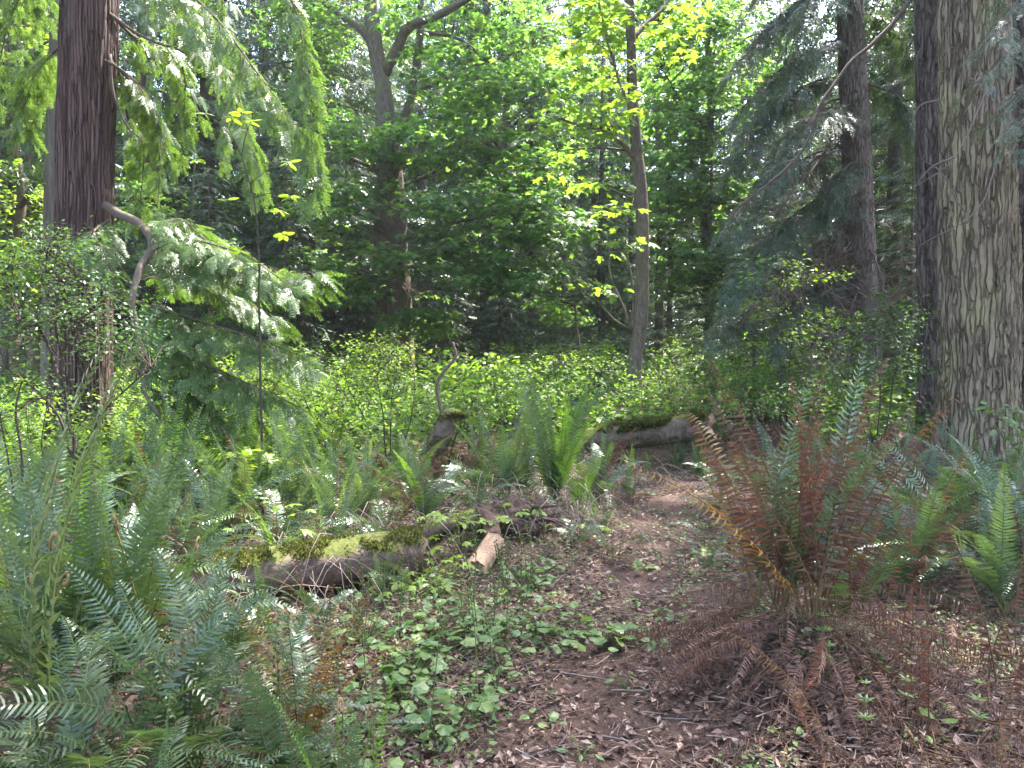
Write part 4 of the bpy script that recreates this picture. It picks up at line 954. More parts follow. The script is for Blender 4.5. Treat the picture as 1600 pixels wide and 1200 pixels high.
for k, (px, Y, h, wd, mat, lb) in enumerate([
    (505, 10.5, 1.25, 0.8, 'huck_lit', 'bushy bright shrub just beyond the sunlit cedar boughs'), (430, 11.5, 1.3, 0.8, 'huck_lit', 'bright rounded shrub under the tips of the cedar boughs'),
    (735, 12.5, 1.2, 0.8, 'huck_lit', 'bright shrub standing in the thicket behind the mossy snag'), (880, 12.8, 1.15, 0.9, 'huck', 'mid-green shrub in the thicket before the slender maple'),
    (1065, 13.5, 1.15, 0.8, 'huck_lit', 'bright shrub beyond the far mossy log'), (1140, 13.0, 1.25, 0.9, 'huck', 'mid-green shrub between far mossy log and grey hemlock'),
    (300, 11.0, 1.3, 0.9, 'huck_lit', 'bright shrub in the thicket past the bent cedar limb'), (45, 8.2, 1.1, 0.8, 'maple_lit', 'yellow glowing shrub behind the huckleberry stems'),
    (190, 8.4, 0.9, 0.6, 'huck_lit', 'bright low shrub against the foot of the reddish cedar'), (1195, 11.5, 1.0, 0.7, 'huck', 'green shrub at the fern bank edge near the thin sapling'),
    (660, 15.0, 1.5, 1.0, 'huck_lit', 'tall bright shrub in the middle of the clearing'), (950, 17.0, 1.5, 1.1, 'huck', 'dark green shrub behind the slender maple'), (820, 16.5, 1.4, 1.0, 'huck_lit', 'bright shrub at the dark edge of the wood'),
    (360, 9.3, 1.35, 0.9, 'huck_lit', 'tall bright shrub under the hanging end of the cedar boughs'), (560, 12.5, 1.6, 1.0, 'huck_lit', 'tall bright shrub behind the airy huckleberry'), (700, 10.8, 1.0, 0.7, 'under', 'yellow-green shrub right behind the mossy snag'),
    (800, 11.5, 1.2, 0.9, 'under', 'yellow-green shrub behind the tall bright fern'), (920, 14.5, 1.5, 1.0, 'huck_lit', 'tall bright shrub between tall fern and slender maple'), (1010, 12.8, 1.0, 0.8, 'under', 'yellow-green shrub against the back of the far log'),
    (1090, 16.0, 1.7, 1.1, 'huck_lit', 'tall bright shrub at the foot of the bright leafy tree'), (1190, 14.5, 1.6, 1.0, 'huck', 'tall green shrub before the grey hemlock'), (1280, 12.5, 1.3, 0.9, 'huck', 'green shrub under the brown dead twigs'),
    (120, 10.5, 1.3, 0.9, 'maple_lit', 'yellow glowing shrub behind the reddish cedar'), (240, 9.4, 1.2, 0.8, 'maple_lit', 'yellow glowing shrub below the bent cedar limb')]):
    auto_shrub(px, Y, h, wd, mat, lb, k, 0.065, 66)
# straight bare sapling with a few leaves at the top
foot = np.array([X(408, 7.2), 7.2, 0]); foot[2] = g1(foot[0], foot[1])
t = thing('sapling', 'straight dark bare sapling with a few broad bright leaves in front of sunlit boughs', 'sapling', foot)
mb = MB(); c = local(foot, np.vstack([foot - (0, 0, 0.1), px_path([(409, 735), (407, 600), (404, 470), (404, 400), (400, 320), (380, 250), (350, 180)], 7.2)])); c = wob(spline(c, 24), 0.02, 3)
tube(mb, c, np.interp(np.linspace(0, 1, 24), [0, 0.5, 1], [0.014, 0.010, 0.004]), 6, 0)
tips = []
for k in range(13):
    b = c[12 + (k * 12) // 13]; d = norm(np.array([RB.normal(0, 1), RB.normal(0, 0.7), 0.25])); e = b + d * RB.uniform(0.15, 0.6); tube(mb, [b, (b + e) / 2 + (0, 0, 0.04), e], [0.005, 0.004, 0.002], 4, 0, False); tips.append(e)
mb.build('stem', M['twig'], t)
mb = MB(); mb.add(OVAL[0] * np.array([1.25, 1, 1]), OVAL[1]); ov = mb.mesh('broad_leaf', M['huck_lit'])
for e in tips:
    for k in range(5):
        a = k * 1.26 + RB.uniform(-0.3, 0.3); d = norm(np.array([math.cos(a), math.sin(a), RB.uniform(-0.5, 0.3)])); fr = frames(d[None], rup(1, 0.3))[0]
        o = link('leaf', ov, t); o.matrix_local = Matrix.Translation(e + d * 0.01) @ Matrix(fr.tolist()).to_4x4() @ Matrix.Scale(float(RB.uniform(0.07, 0.12)), 4)

# ------------------------------------------------------------------ thicket of the clearing (nobody could count it)
mb = MB(); rt = np.random.default_rng(61)
N = 62000
y = rt.uniform(8.6, 25, N) ; x = rt.uniform(-0.78, 0.72, N) * y
keep = ~((x > 0.7) & (x < 3.5) & (y < 11.6)) & ~((y < 10.5) & (np.abs(x) < 1.2))
keep &= fbm(x * 0.55, y * 0.55, x * 0, 3) > 0.33
keep &= ~((x > 3.3) & (y < 10.0)) & (rt.uniform(0, 1, N) < np.clip((y - 7.6) / 3, 0.2, 1))
x = x[keep]; y = y[keep]; n = len(x)
top = np.interp(y, [8.5, 11, 15, 20, 25], [0.45, 0.85, 1.2, 1.3, 1.25]) * (0.25 + 1.7 * fbm(x * 0.9 + 5, y * 0.9, x * 0 + 2, 3))
z = gh(x, y) + top * rt.uniform(0.1, 1.0, n) ** 0.6 * rt.uniform(0.75, 1.25, n)
d = rdir(n, -0.15, 1, rt); nm = rup(n, 0.45, rt)
scatter(mb, TRI[0], TRI[1], np.stack([x, y, z], -1), d, nm, rt.uniform(0.07, 0.17, n) * (1 + 0.6 * (rt.uniform(0, 1, n) > 0.9)), 0)
for k in range(900):
    q = rt.integers(n); p = np.array([x[q], y[q], z[q]]); g = np.array([x[q] + rt.normal(0, 0.12), y[q] + rt.normal(0, 0.12), gh(x[q:q + 1], y[q:q + 1])[0]])
    tube(mb, [g, (g + p) / 2 + rt.normal(0, 0.04, 3), p], [0.006, 0.005, 0.003], 3, 1, False)
mb.build('salmonberry_thicket', [M['under'], M['twig']], None, kind='stuff', label='knee-high sunlit green thicket filling the clearing', category='undergrowth')
# understorey on the bank at the left of the wood
mb = MB()
n = 6500; x = rt.uniform(-6.3, -2.2, n); y = rt.uniform(6.5, 11, n); z = gh(x, y) + rt.uniform(0.1, 0.8, n)
scatter(mb, TRI[0], TRI[1], np.stack([x, y, z], -1), rdir(n, -0.1, 1, rt), rup(n, 0.45, rt), rt.uniform(0.08, 0.16, n), 0)
mb.build('salmonberry_thicket', [M['huck_lit']], None, kind='stuff', label='bright yellow-green leaf thicket round the foot of the reddish cedar', category='undergrowth')

# ------------------------------------------------------------------ fern fronds
def frond_mesh(name, L, e0, e1, pairs, plen, mat, rmat, seed, curl=0.0, ragged=0.0, side=0.0, twist=0.0, width=0.0135, power=1.0):
    r = np.random.default_rng(seed + 1000); n = 22
    s = np.linspace(0, 1, n); el = R(e0) + (R(e1) - R(e0)) * s ** power
    ds = L / (n - 1); yaw = side * s
    d = np.stack([np.sin(yaw) * np.cos(el), np.cos(yaw) * np.cos(el), np.sin(el)], -1)
    c = np.vstack([[0, 0, 0], np.cumsum(d[:-1] * ds, axis=0)])
    mb = MB(); tube(mb, c[::2], np.linspace(0.0042, 0.0009, len(c[::2])), 4, 1, False)
    for i in range(pairs):
        t = 0.14 + 0.85 * ((i + 0.5) / pairs) ** 0.97
        p = np.array([np.interp(t, s, c[:, k]) for k in range(3)]); tg = norm(np.array([np.interp(t, s, d[:, k]) for k in range(3)]))
        sd = norm(np.cross(tg, np.array([0, 0, 1.0]))); nn = np.cross(sd, tg)
        tw = twist * (t - 0.1); sd2 = sd * math.cos(tw) + nn * math.sin(tw); nn2 = nn * math.cos(tw) - sd * math.sin(tw)
        f = (t - 0.14) / 0.86
        l = plen * min(1, 0.55 + 2.2 * f) * (1 - f ** 2.2) ** 0.8 + 0.006
        for e in (-1, 1):
            if r.uniform() < ragged + 0.04: continue
            ll = l * r.uniform(0.80, 1.10); a = 0.22 + 0.25 * f + r.normal(0, 0.06) + ragged * r.normal(0, 0.5)
            ax = norm(sd2 * e * math.cos(a) + tg * math.sin(a) + nn2 * (0.10 + r.normal(0, 0.08) - curl * r.uniform(0.2, 1.0)))
            wv = norm(np.cross(nn2, ax)); wv = norm(wv + nn2 * (0.35 * e + r.normal(0, 0.15)))
            w_ = width * (0.55 + 0.45 * (1 - f)) * (1 - 0.3 * curl)
            b = p; m1 = p + ax * ll * 0.35 + nn2 * 0.004 - nn2 * curl * ll * 0.12; m2 = p + ax * ll * 0.72 + tg * ll * 0.05 - nn2 * curl * ll * 0.35
            tip = p + ax * ll * (1 - 0.15 * curl) + tg * ll * 0.14 - nn2 * (0.06 + curl * 0.9) * ll
            v = [b - wv * w_ * 0.3, b + wv * w_ * 0.36, m1 + wv * w_ * 0.5, m1 - wv * w_ * 0.5, m2 + wv * w_ * 0.40, m2 - wv * w_ * 0.40, tip]
            mb.add(v, [(0, 1, 2), (0, 2, 3), (3, 2, 4), (3, 4, 5), (5, 4, 6)], 0)
    return mb.mesh(name, [M[mat], M[rmat]])

FR_GREEN = [frond_mesh('frond_green', 1.0, e0, e1, 42, 0.100, 'frond', 'rachis_green', k, side=sd, twist=tw) for k, (e0, e1, sd, tw) in enumerate(
    [(78, -25, 0.15, 0.3), (72, -40, -0.2, -0.3), (82, 20, 0.1, 0.5), (66, -50, 0.25, 0.1), (60, -30, -0.2, 0.2), (75, 0, -0.3, -0.5), (85, 45, 0.2, 0.6), (52, -45, 0.1, -0.2), (70, -60, 0.3, 0.4), (80, 10, -0.1, -0.7)])]
FR_UP = [frond_mesh('frond_upright', 1.0, e0, e1, 40, 0.08, 'frond', 'rachis_green', 20 + k, side=sd, twist=tw) for k, (e0, e1, sd, tw) in enumerate([(84, 62, 0.1, 0.4), (80, 50, -0.2, -0.4), (78, 40, 0.2, 0.8), (86, 70, -0.1, -0.9)])]
FR_YOUNG = [frond_mesh('frond_young', 1.0, e0, e1, 40, 0.08, 'frond_young', 'rachis_green', 30 + k, side=sd, twist=tw) for k, (e0, e1, sd, tw) in enumerate([(84, 66, 0.1, 0.5), (82, 50, -0.2, -0.4), (76, 35, 0.2, 0.3), (86, 72, -0.1, -0.8)])]
FR_RED = [frond_mesh('frond_reddish', 1.0, e0, e1, 36, 0.046, 'frond_red', 'rachis', 40 + k, curl=cu * 1.7, ragged=0.34, width=0.018, side=sd, twist=tw) for k, (e0, e1, sd, tw, cu) in enumerate([(82, 55, 0.1, 0.6, 0.5), (78, 35, -0.2, -0.6, 0.7), (84, 60, 0.2, 1.0, 0.6), (74, 20, -0.2, 0.3, 0.9), (70, -10, 0.2, -0.4, 0.8), (80, 48, -0.3, 1.4, 0.9), (83, 66, 0.3, -1.2, 0.4)])]
FR_ORANGE = [frond_mesh('frond_orange', 1.0, e0, e1, 32, 0.08, 'frond_orange', 'rachis', 50 + k, curl=0.25, ragged=0.05, side=sd, twist=tw) for k, (e0, e1, sd, tw) in enumerate([(80, 40, 0.1, 0.9), (72, 10, -0.2, 0.4)])]
FR_DEAD = [frond_mesh('frond_dead', 1.0, e0, e1, 36, 0.042, 'frond_dead', 'rachis', 60 + k, curl=cu * 1.6, ragged=0.32, width=0.021, side=sd, twist=tw, power=pw) for k, (e0, e1, sd, tw, cu, pw) in enumerate(
    [(35, -55, 0.2, 0.5, 0.8, 0.6), (20, -50, -0.3, -0.5, 1.0, 0.7), (10, -40, 0.3, 0.8, 1.1, 0.6), (45, -65, -0.2, -1.0, 0.9, 0.5), (0, -25, 0.3, 0.3, 1.0, 0.8), (25, -45, -0.4, 1.2, 1.2, 0.6)])]
FR_SKIRT = [frond_mesh('frond_dead', 1.0, e0, e1, 34, 0.036, 'frond_dead', 'rachis', 160 + k, curl=cu * 1.4, ragged=0.36, side=sd, twist=tw, power=pw, width=0.019) for k, (e0, e1, sd, tw, cu, pw) in enumerate(
    [(5, -50, 0.5, 1.5, 1.3, 0.5), (-10, -45, -0.6, -1.4, 1.0, 0.5), (15, -60, 0.7, 2.2, 1.2, 0.4), (-5, -38, -0.4, -2.0, 1.4, 0.7), (10, -42, 0.9, 0.8, 1.0, 0.5), (-15, -35, -0.9, 2.6, 1.3, 0.8), (0, -55, 0.2, -2.6, 1.1, 0.5)])]
FR_FLAT = [frond_mesh('frond_fallen', 1.0, e0, e1, 32, 0.065, 'frond_dead', 'rachis', 80 + k, curl=cu, ragged=0.2, side=sd, twist=tw) for k, (e0, e1, sd, tw, cu) in enumerate([(6, -8, 0.4, 0.5, 0.7), (3, -6, -0.5, -0.4, 0.9), (10, -14, 0.6, 0.9, 1.0)])]
def fiddle_mesh(seed):
    c = [(0, 0, 0), (0.01, 0, 0.2), (0.0, 0.01, 0.42), (0.01, 0.02, 0.52)]; p = list(spline(c, 12))
    for k in range(14):
        a = math.pi / 2 + k * 0.55 if False else k * 0.5; rr_ = 0.03 * (1 - k / 18)
        p.append(np.array([0.01, 0.05 - rr_ * math.cos(a), 0.52 + rr_ * math.sin(a) + 0.0]))
    mb = MB(); tube(mb, p, np.interp(np.linspace(0, 1, len(p)), [0, 0.45, 0.7, 1], [0.006, 0.006, 0.010, 0.006]), 6, 0)
    r = np.random.default_rng(seed)
    for k in range(26):
        z = 0.12 + k * 0.014
        for e in (-1, 1):
            l = 0.022 * (0.6 + 0.6 * math.sin(k / 26 * 3.14)); b = np.array([0.005, 0.0, z]); q = b + np.array([e * l, 0.012, 0.012])
            mb.add([b - (0, 0, .006), q + (0, 0, -.002), q + (0, .004, .006), b + (0, 0, .006)], [(0, 1, 2), (0, 2, 3)], 1)
    return mb.mesh('fiddlehead', [M['fiddle'], M['frond_young']])
FIDDLE = [fiddle_mesh(k) for k in range(2)]

def fern(x, y, L, mix, n, label, group=None, seed=0, lift=0.0, spread=1.0, fiddles=0, skirt=0, skirt_L=1.0, name='sword_fern', az0=None, az_span=6.283, spread_r=0.16, pile=0.08, core=0.03):
    r = np.random.default_rng(seed + 500); L = L * 1.22; n = int(n * 1.25); skirt_L = skirt_L * 1.15; skirt = int(skirt * (1.15 if skirt > 100 else 0.75))
    t = thing(name, label, 'fern', (x, y, g1(x, y) + lift), group)
    pools = [p for p, w_ in mix]; ws = np.array([w_ for p, w_ in mix], float); ws /= ws.sum()
    for k in range(n):
        pool = pools[r.choice(len(pools), p=ws)]
        me = pool[r.integers(len(pool))]
        az = (az0 or 0) + az_span * (k + r.uniform(-0.35, 0.35)) / n
        o = link('frond', me, t, (core * r.normal(), core * r.normal(), 0), (r.normal(0, 0.12) * spread, r.normal(0, 0.12), az), L * r.uniform(0.72, 1.12))
    for k in range(skirt):
        sp_ = FR_SKIRT if r.uniform() < 0.7 else FR_DEAD; me = sp_[r.integers(len(sp_))]; az = r.uniform(0, 6.283)
        q_ = spread_r * math.sqrt(r.uniform()); dx, dy = -math.sin(az) * q_, math.cos(az) * q_
        dz = g1(x + dx, y + dy) - g1(x, y) - lift + pile * (1 - q_ / (spread_r + 0.15)) * r.uniform(0.2, 1.0)
        link('dead_frond', me, t, (dx, dy, dz), (r.normal(-0.05, 0.22), r.normal(0, 0.35), az + r.normal(0, 0.45)), skirt_L * r.uniform(0.4, 1.1) * (1 - 0.35 * q_ / (spread_r + 0.01)))
    for k in range(fiddles):
        link('fiddlehead', FIDDLE[k % 2], t, (0.10 * r.normal(), 0.10 * r.normal(), 0), (r.normal(0, 0.12), r.normal(0, 0.12), r.uniform(0, 6.28)), (0.62 * L, 0.62 * L, r.uniform(0.95, 1.45) * L))
    return t

G, U, YG, RD, OR, DD = FR_GREEN, FR_UP, FR_YOUNG, FR_RED, FR_ORANGE, FR_DEAD
# near bank of glossy ferns
lab = 'large glossy green sword fern with arching fronds on the near fern bank'
for k, (px, Y, L, n, fd) in enumerate([(60, 3.0, 0.95, 17, 0), (-10, 3.8, 1.1, 16, 0), (215, 3.6, 0.85, 15, 0), (300, 2.65, 0.72, 15, 0), (420, 2.55, 0.55, 12, 0), (130, 2.35, 0.70, 14, 0), (0, 2.4, 0.75, 12, 0), (345, 3.45, 0.62, 13, 0), (500, 2.25, 0.48, 11, 0), (240, 2.1, 0.5, 11, 0), (-60, 3.2, 0.95, 12, 0), (120, 4.3, 0.95, 15, 0), (390, 2.05, 0.42, 9, 0)]):
    lab = 'glossy sword fern of the near bank, ' + ['biggest of the bank with wide arching fronds', 'tall one below the spindly huckleberry', 'one just in front of the fern row', 'spreading one in the middle of the bank', 'smaller one towards the trail', 'low broad one in front of the fiddlehead fern', 'broad one at the outer end of the bank', 'one whose fronds touch the mossy log', 'small one at the trail edge', 'small low one under the spreading fern', 'tall one at the outer end of the bank', 'one at the foot of the dark-stemmed huckleberry', 'smallest one beside the trail'][k]
    fern(X(px, Y), Y, L, [(G, 8), (U, 1.2), (RD, 1.1), (DD, 0.7)], n, lab, 'glossy ferns of the near bank', 10 + k, skirt=5, skirt_L=L * 0.8)
fern(X(105, 3.3), 3.3, 0.9, [(YG, 3), (G, 3), (U, 2)], 14, 'sword fern with pale young upright fronds and brown curled fiddleheads on the near bank', None, 30, fiddles=6)
fern(X(185, 3.4), 3.4, 0.9, [(YG, 2), (G, 4), (U, 3)], 12, 'sword fern with a few tall unrolling fronds beside the one with fiddleheads', None, 31, fiddles=3)
fern(X(470, 2.9), 2.9, 0.6, [(OR, 3), (RD, 2), (G, 2)], 10, 'small sword fern with orange-brown fading fronds in front of the mossy log', None, 32, skirt=6, skirt_L=0.5)
fern(X(560, 2.2), 2.2, 0.55, [(YG, 2), (RD, 2), (G, 3)], 9, 'small mixed green and brown fern at the edge of the trail', None, 33, fiddles=2)
fern(X(35, 2.55), 2.55, 1.35, [([FR_GREEN[6]], 1)], 2, 'fern with one very long grey-green frond slanting across the near bank', None, 34, az0=-0.75, az_span=0.5, spread=3)
# ferns beyond the fallen log
lab = 'upright dark sword fern in the row behind the near mossy log'
for k, (px, Y, L, n) in enumerate([(95, 5.9, 0.95, 14), (250, 6.2, 1.0, 15), (335, 6.0, 0.85, 14), (455, 6.4, 0.95, 14), (525, 6.1, 0.8, 13), (170, 7.0, 0.9, 13), (390, 7.1, 0.9, 13), (570, 7.0, 0.75, 12), (25, 5.3, 1.0, 14), (480, 7.6, 0.9, 12), (290, 7.6, 0.9, 12), (620, 7.7, 0.7, 11), (210, 5.3, 0.75, 12)]):
    lab = 'upright dark fern behind the near mossy log, ' + ['beside the huckleberry stems', 'just past the reddish cedar foot', 'behind the log\'s buried end', 'behind the middle of the log', 'behind the log\'s free end', 'under the reddish cedar', 'at the foot of the bare sapling', 'towards the mossy snag', 'below the spindly huckleberry', 'at the thicket edge beyond the sapling', 'at the thicket edge under the sunlit boughs', 'next to the mossy snag', 'half buried in the near bank'][k]
    fern(X(px, Y), Y, L, [(G, 5), (U, 4), (YG, 0.7), (RD, 0.5)], n, lab, 'ferns in the row behind the near log', 50 + k, skirt=7, skirt_L=L * 0.7)
# ferns filling the ground before the mound
lab = 'middling fern among brown debris between near mossy log and mossy snag'
for k, (px, Y, L, n) in enumerate([(600, 5.9, 0.62, 12), (660, 6.5, 0.7, 12), (640, 7.1, 0.75, 12), (555, 6.6, 0.85, 13), (500, 5.4, 0.6, 11), (430, 5.7, 0.7, 12), (820, 7.9, 0.75, 12), (750, 7.9, 0.8, 12), (380, 6.5, 0.9, 13), (300, 5.4, 0.75, 12), (150, 6.3, 0.95, 13)]):
    fern(X(px, Y), Y, L, [(G, 5), (U, 3), (YG, 0.6), (RD, 1.6)], n, lab, 'ferns between log and snag', 210 + k, skirt=5, skirt_L=L * 0.8)
lab = 'small ragged fern growing against the front of the near mossy log'
for k, (px, Y, L, n) in enumerate([(400, 4.15, 0.42, 10), (500, 4.45, 0.36, 9), (590, 4.75, 0.38, 9), (450, 3.7, 0.36, 8), (560, 4.1, 0.28, 8), (640, 5.0, 0.4, 9)]):
    fern(X(px, Y), Y, L, [(G, 5), (RD, 2), (YG, 0.8), (DD, 2)], n, lab, 'ferns against the near log', 240 + k, skirt=5, skirt_L=L, spread_r=0.25)
# middle mound
fern(X(865, 7.5), 7.5, 1.12, [(U, 4), (YG, 5)], 17, 'tall bright upright sword fern standing on the mound by the trail', None, 80, spread=1.0)
fern(X(905, 7.2), 7.2, 0.55, [(YG, 5)], 8, 'short young bright fern at the foot of the tall upright one', None, 81)
fern(X(790, 7.3), 7.3, 0.9, [(G, 4), (U, 2), (RD, 1)], 16, 'dark spreading fern between mossy snag and tall bright fern', None, 82, skirt=12, skirt_L=0.7)
fern(X(930, 8.0), 8.0, 0.85, [(G, 4), (U, 2), (RD, 2)], 14, 'grey-green fern behind the tall bright fern beside the trail', None, 83, skirt=10, skirt_L=0.7)
fern(X(700, 7.2), 7.2, 0.6, [(RD, 3), (G, 1)], 10, 'withered fern at the foot of the mossy snag', None, 84, skirt=16, skirt_L=0.75)
fern(X(745, 6.6), 6.6, 0.5, [(DD, 3), (G, 1)], 8, 'collapsed brown fern above the broken branch', None, 85, skirt=16, skirt_L=0.65)
lab = 'sword fern growing beside the far mossy log'
for k, (px, Y, L) in enumerate([(1060, 10.6, 0.42), (985, 10.4, 0.38), (1095, 9.9, 0.42), (945, 10.4, 0.5), (1015, 10.0, 0.36), (1010, 12.6, 0.8), (1120, 12.2, 0.8), (930, 12.3, 0.8)]):
    fern(X(px, Y), Y, L, [(G, 4), (YG, 2), (U, 2), (RD, 1)], 12, lab, 'ferns beside the far log', 90 + k, skirt=5, skirt_L=0.6)
lab = 'low ragged fern leaning over the edge of the trail'
for k, (px, Y, L) in enumerate([(940, 6.5, 0.42), (960, 5.8, 0.34), (985, 8.6, 0.5), (1125, 7.6, 0.5), (1115, 6.4, 0.42), (1130, 8.8, 0.5), (900, 6.0, 0.4), (1105, 5.5, 0.36)]):
    fern(X(px, Y), Y, L, [(G, 4), (YG, 1), (RD, 2), (DD, 2)], 9, lab, 'low ferns edging the trail', 260 + k, skirt=4, skirt_L=L, spread_r=0.3)
# the big reddish clump with its skirt of dead fronds
RU = [FR_RED[q] for q in (0, 1, 2, 5, 6)]
fern(1.40, 3.6, 1.02, [(RU, 7), (U, 1.6), (OR, 0.5)], 34, 'tall reddish-brown withering fern clump on a mound of dead fronds beside the trail', None, 100, lift=0.05, skirt=265, skirt_L=0.72, spread=1.6, spread_r=0.50, pile=0.22, core=0.09)
fern(1.85, 4.1, 0.85, [(U, 4), (RU, 4), (OR, 0.6)], 13, 'half green fern growing out of the side of the reddish clump', None, 101, skirt=18, skirt_L=1.0)
lab = 'green and brown sword fern on the bank between reddish clump and huge fir'
for k, (px, Y, L, n) in enumerate([(1430, 4.9, 0.9, 15), (1515, 5.3, 0.95, 14), (1580, 4.6, 0.85, 14), (1385, 6.0, 0.95, 14), (1465, 6.6, 0.95, 14), (1310, 6.6, 0.9, 13), (1545, 6.9, 0.9, 13), (1240, 7.6, 0.9, 13), (1335, 8.0, 0.9, 13), (1185, 8.6, 0.6, 12), (1420, 8.1, 0.85, 12), (1505, 8.2, 0.8, 12), (1600, 6.0, 0.9, 12), (1155, 9.8, 0.5, 11), (1270, 9.2, 0.85, 11), (1620, 5.1, 1.0, 12), (1360, 5.2, 0.8, 12)]):
    lab = 'green and brown fern on the fern bank, ' + ['behind the reddish clump', 'below the huge fir', 'beside the dead heaps', 'in front of the root mound', 'just before the huge fir', 'behind the reddish clump towards the far log', 'under the pale leafy sprig', 'between thin sapling and reddish clump', 'before the leafy huckleberry', 'where the trail bends', 'right against the root mound', 'against the base of the huge fir', 'outermost in front of the huge fir', 'small, past the trail bend', 'behind the others near the thin sapling', 'outermost beside the dead heaps', 'growing through the back of the reddish clump'][k]
    fern(X(px, Y), Y, L, [(G, 5), (U, 2.5), (RD, 3.2), (OR, 0.3)], n, lab, 'ferns on the bank by the huge fir', 110 + k, skirt=12, skirt_L=L * 0.85)
lab = 'collapsed heap of dead brown fern fronds beside the reddish clump'
for k, (px, Y, L) in enumerate([(1450, 2.9, 0.6), (1380, 2.6, 0.5), (1300, 2.75, 0.5), (1240, 2.9, 0.45), (1500, 2.45, 0.5), (1340, 4.3, 0.7), (1480, 4.6, 0.7), (1300, 5.6, 0.7), (1400, 4.2, 0.8), (1560, 3.5, 0.9), (1560, 2.5, 0.5), (1620, 2.8, 0.6), (1450, 5.4, 0.8), (1550, 5.8, 0.8), (1250, 6.0, 0.7), (1190, 5.6, 0.6), (1180, 7.0, 0.7), (1270, 7.2, 0.8), (1390, 7.0, 0.8), (1500, 3.7, 0.8), (1600, 3.9, 0.9), (1420, 3.3, 0.7), (1560, 3.1, 0.7), (1480, 2.8, 0.6), (1350, 5.0, 0.8)]):
    lab = 'collapsed heap of dead brown fronds ' + (('along the lower side of the reddish clump', 'low heaps') if Y < 3.0 else ('between reddish clump and the ferns below the huge fir', 'side heaps') if Y < 4.5 else ('behind the reddish clump under living ferns', 'back heaps') if px > 1300 else ('at the trail edge behind the reddish clump', 'trail heaps'))[0]
    fern(X(px, Y), Y, L, [(FR_SKIRT, 4), (DD, 2), (RD, 0.6)], 10, lab, 'heaps ' + lab.split('fronds ')[1], 140 + k, skirt=15, skirt_L=L * 0.9, lift=0.05, spread_r=0.45, pile=0.12)

lab = 'heap of withered brown fronds on the mound round the mossy snag and rotten wood'
for k, (px, Y, L) in enumerate([(790, 6.35, 0.45), (850, 6.3, 0.45), (620, 6.3, 0.6), (715, 7.8, 0.6), (830, 6.7, 0.6), (950, 7.4, 0.5), (545, 5.2, 0.45), (900, 8.8, 0.6), (610, 8.3, 0.6), (480, 4.2, 0.4)]):
    fern(X(px, Y), Y, L, [(FR_SKIRT, 4), (DD, 2), (RD, 1.0)], 9, lab, 'dead fern heaps of the mound', 180 + k, skirt=9, skirt_L=L, lift=0.04, spread_r=0.3, pile=0.1)
# ------------------------------------------------------------------ logs, snag, broken wood
def log_part(name, parent, a, b, r0, r1, seed, mats, rings=70, segs=40, amp=0.03, sag=0.0):
    a = np.array(a, float); b = np.array(b, float); n = rings
    S = np.linspace(0, 1, n); ax = norm(b - a); u = norm(np.cross(ax, [0, 0, 1.0])); v = np.cross(u, ax)
    L = np.linalg.norm(b - a); th = np.linspace(0, 2 * math.pi, segs, endpoint=False)
    T, H = np.meshgrid(th, S * L); rad = (r0 + (r1 - r0) * S)[:, None]
    dsp = amp * 2 * (fbm(np.cos(T) * 2 + seed, np.sin(T) * 2, H * 1.6, 4) - 0.47) + amp * 0.7 * (fbm(np.cos(T) * 7 + seed, np.sin(T) * 7, H * 3, 3) - 0.47)
    c = a + (b - a) * S[:, None] + np.array([0, 0, -1.0]) * (sag * np.sin(math.pi * S))[:, None]
    V = c[:, None] + (np.cos(T) * (rad + dsp))[..., None] * u + (np.sin(T) * (rad + dsp))[..., None] * v
    jag = fbm(np.cos(th) * 3 + seed, np.sin(th) * 3, th * 0, 3) - 0.47
    V[0] += -ax * (jag * r0 * 1.2)[:, None]; V[-1] += ax * (jag * r1 * 1.6)[:, None]
    mb = MB(); i = np.arange(n - 1)[:, None] * segs; j = np.arange(segs)[None]; j2 = (j + 1) % segs
    a0 = i + j; a1 = i + j2; b0 = a0 + segs; b1 = a1 + segs
    f = np.concatenate([np.stack([a0, a1, b1], -1).reshape(-1, 3), np.stack([a0, b1, b0], -1).reshape(-1, 3)])
    mb.add(V.reshape(-1, 3), f, 0, True); o = mb.build(name, mats[0], parent)
    for e, ring, sgn in ((0, V[0], -1), (n - 1, V[-1], 1)):
        eb = MB(); cc = ring.mean(0); rs = [ring]
        for q in (0.8, 0.55, 0.3): rs.append(cc + (ring - cc) * q - sgn * ax * r1 * 0.12 * (fbm(np.cos(th) * 4 * q + seed, np.sin(th) * 4 * q, th * 0 + e, 3)[:, None]))
        VV = np.vstack(rs + [cc[None] - sgn * ax * r1 * 0.1]); ff = []
        for q in range(3):
            for k in range(segs): ff += [(q * segs + k, q * segs + (k + 1) % segs, (q + 1) * segs + (k + 1) % segs), (q * segs + k, (q + 1) * segs + (k + 1) % segs, (q + 1) * segs + k)]
        for k in range(segs): ff.append((3 * segs + k, 3 * segs + (k + 1) % segs, 4 * segs))
        eb.add(VV, ff, 0, False); eb.build('broken_end', mats[1], parent)
    return V, ax

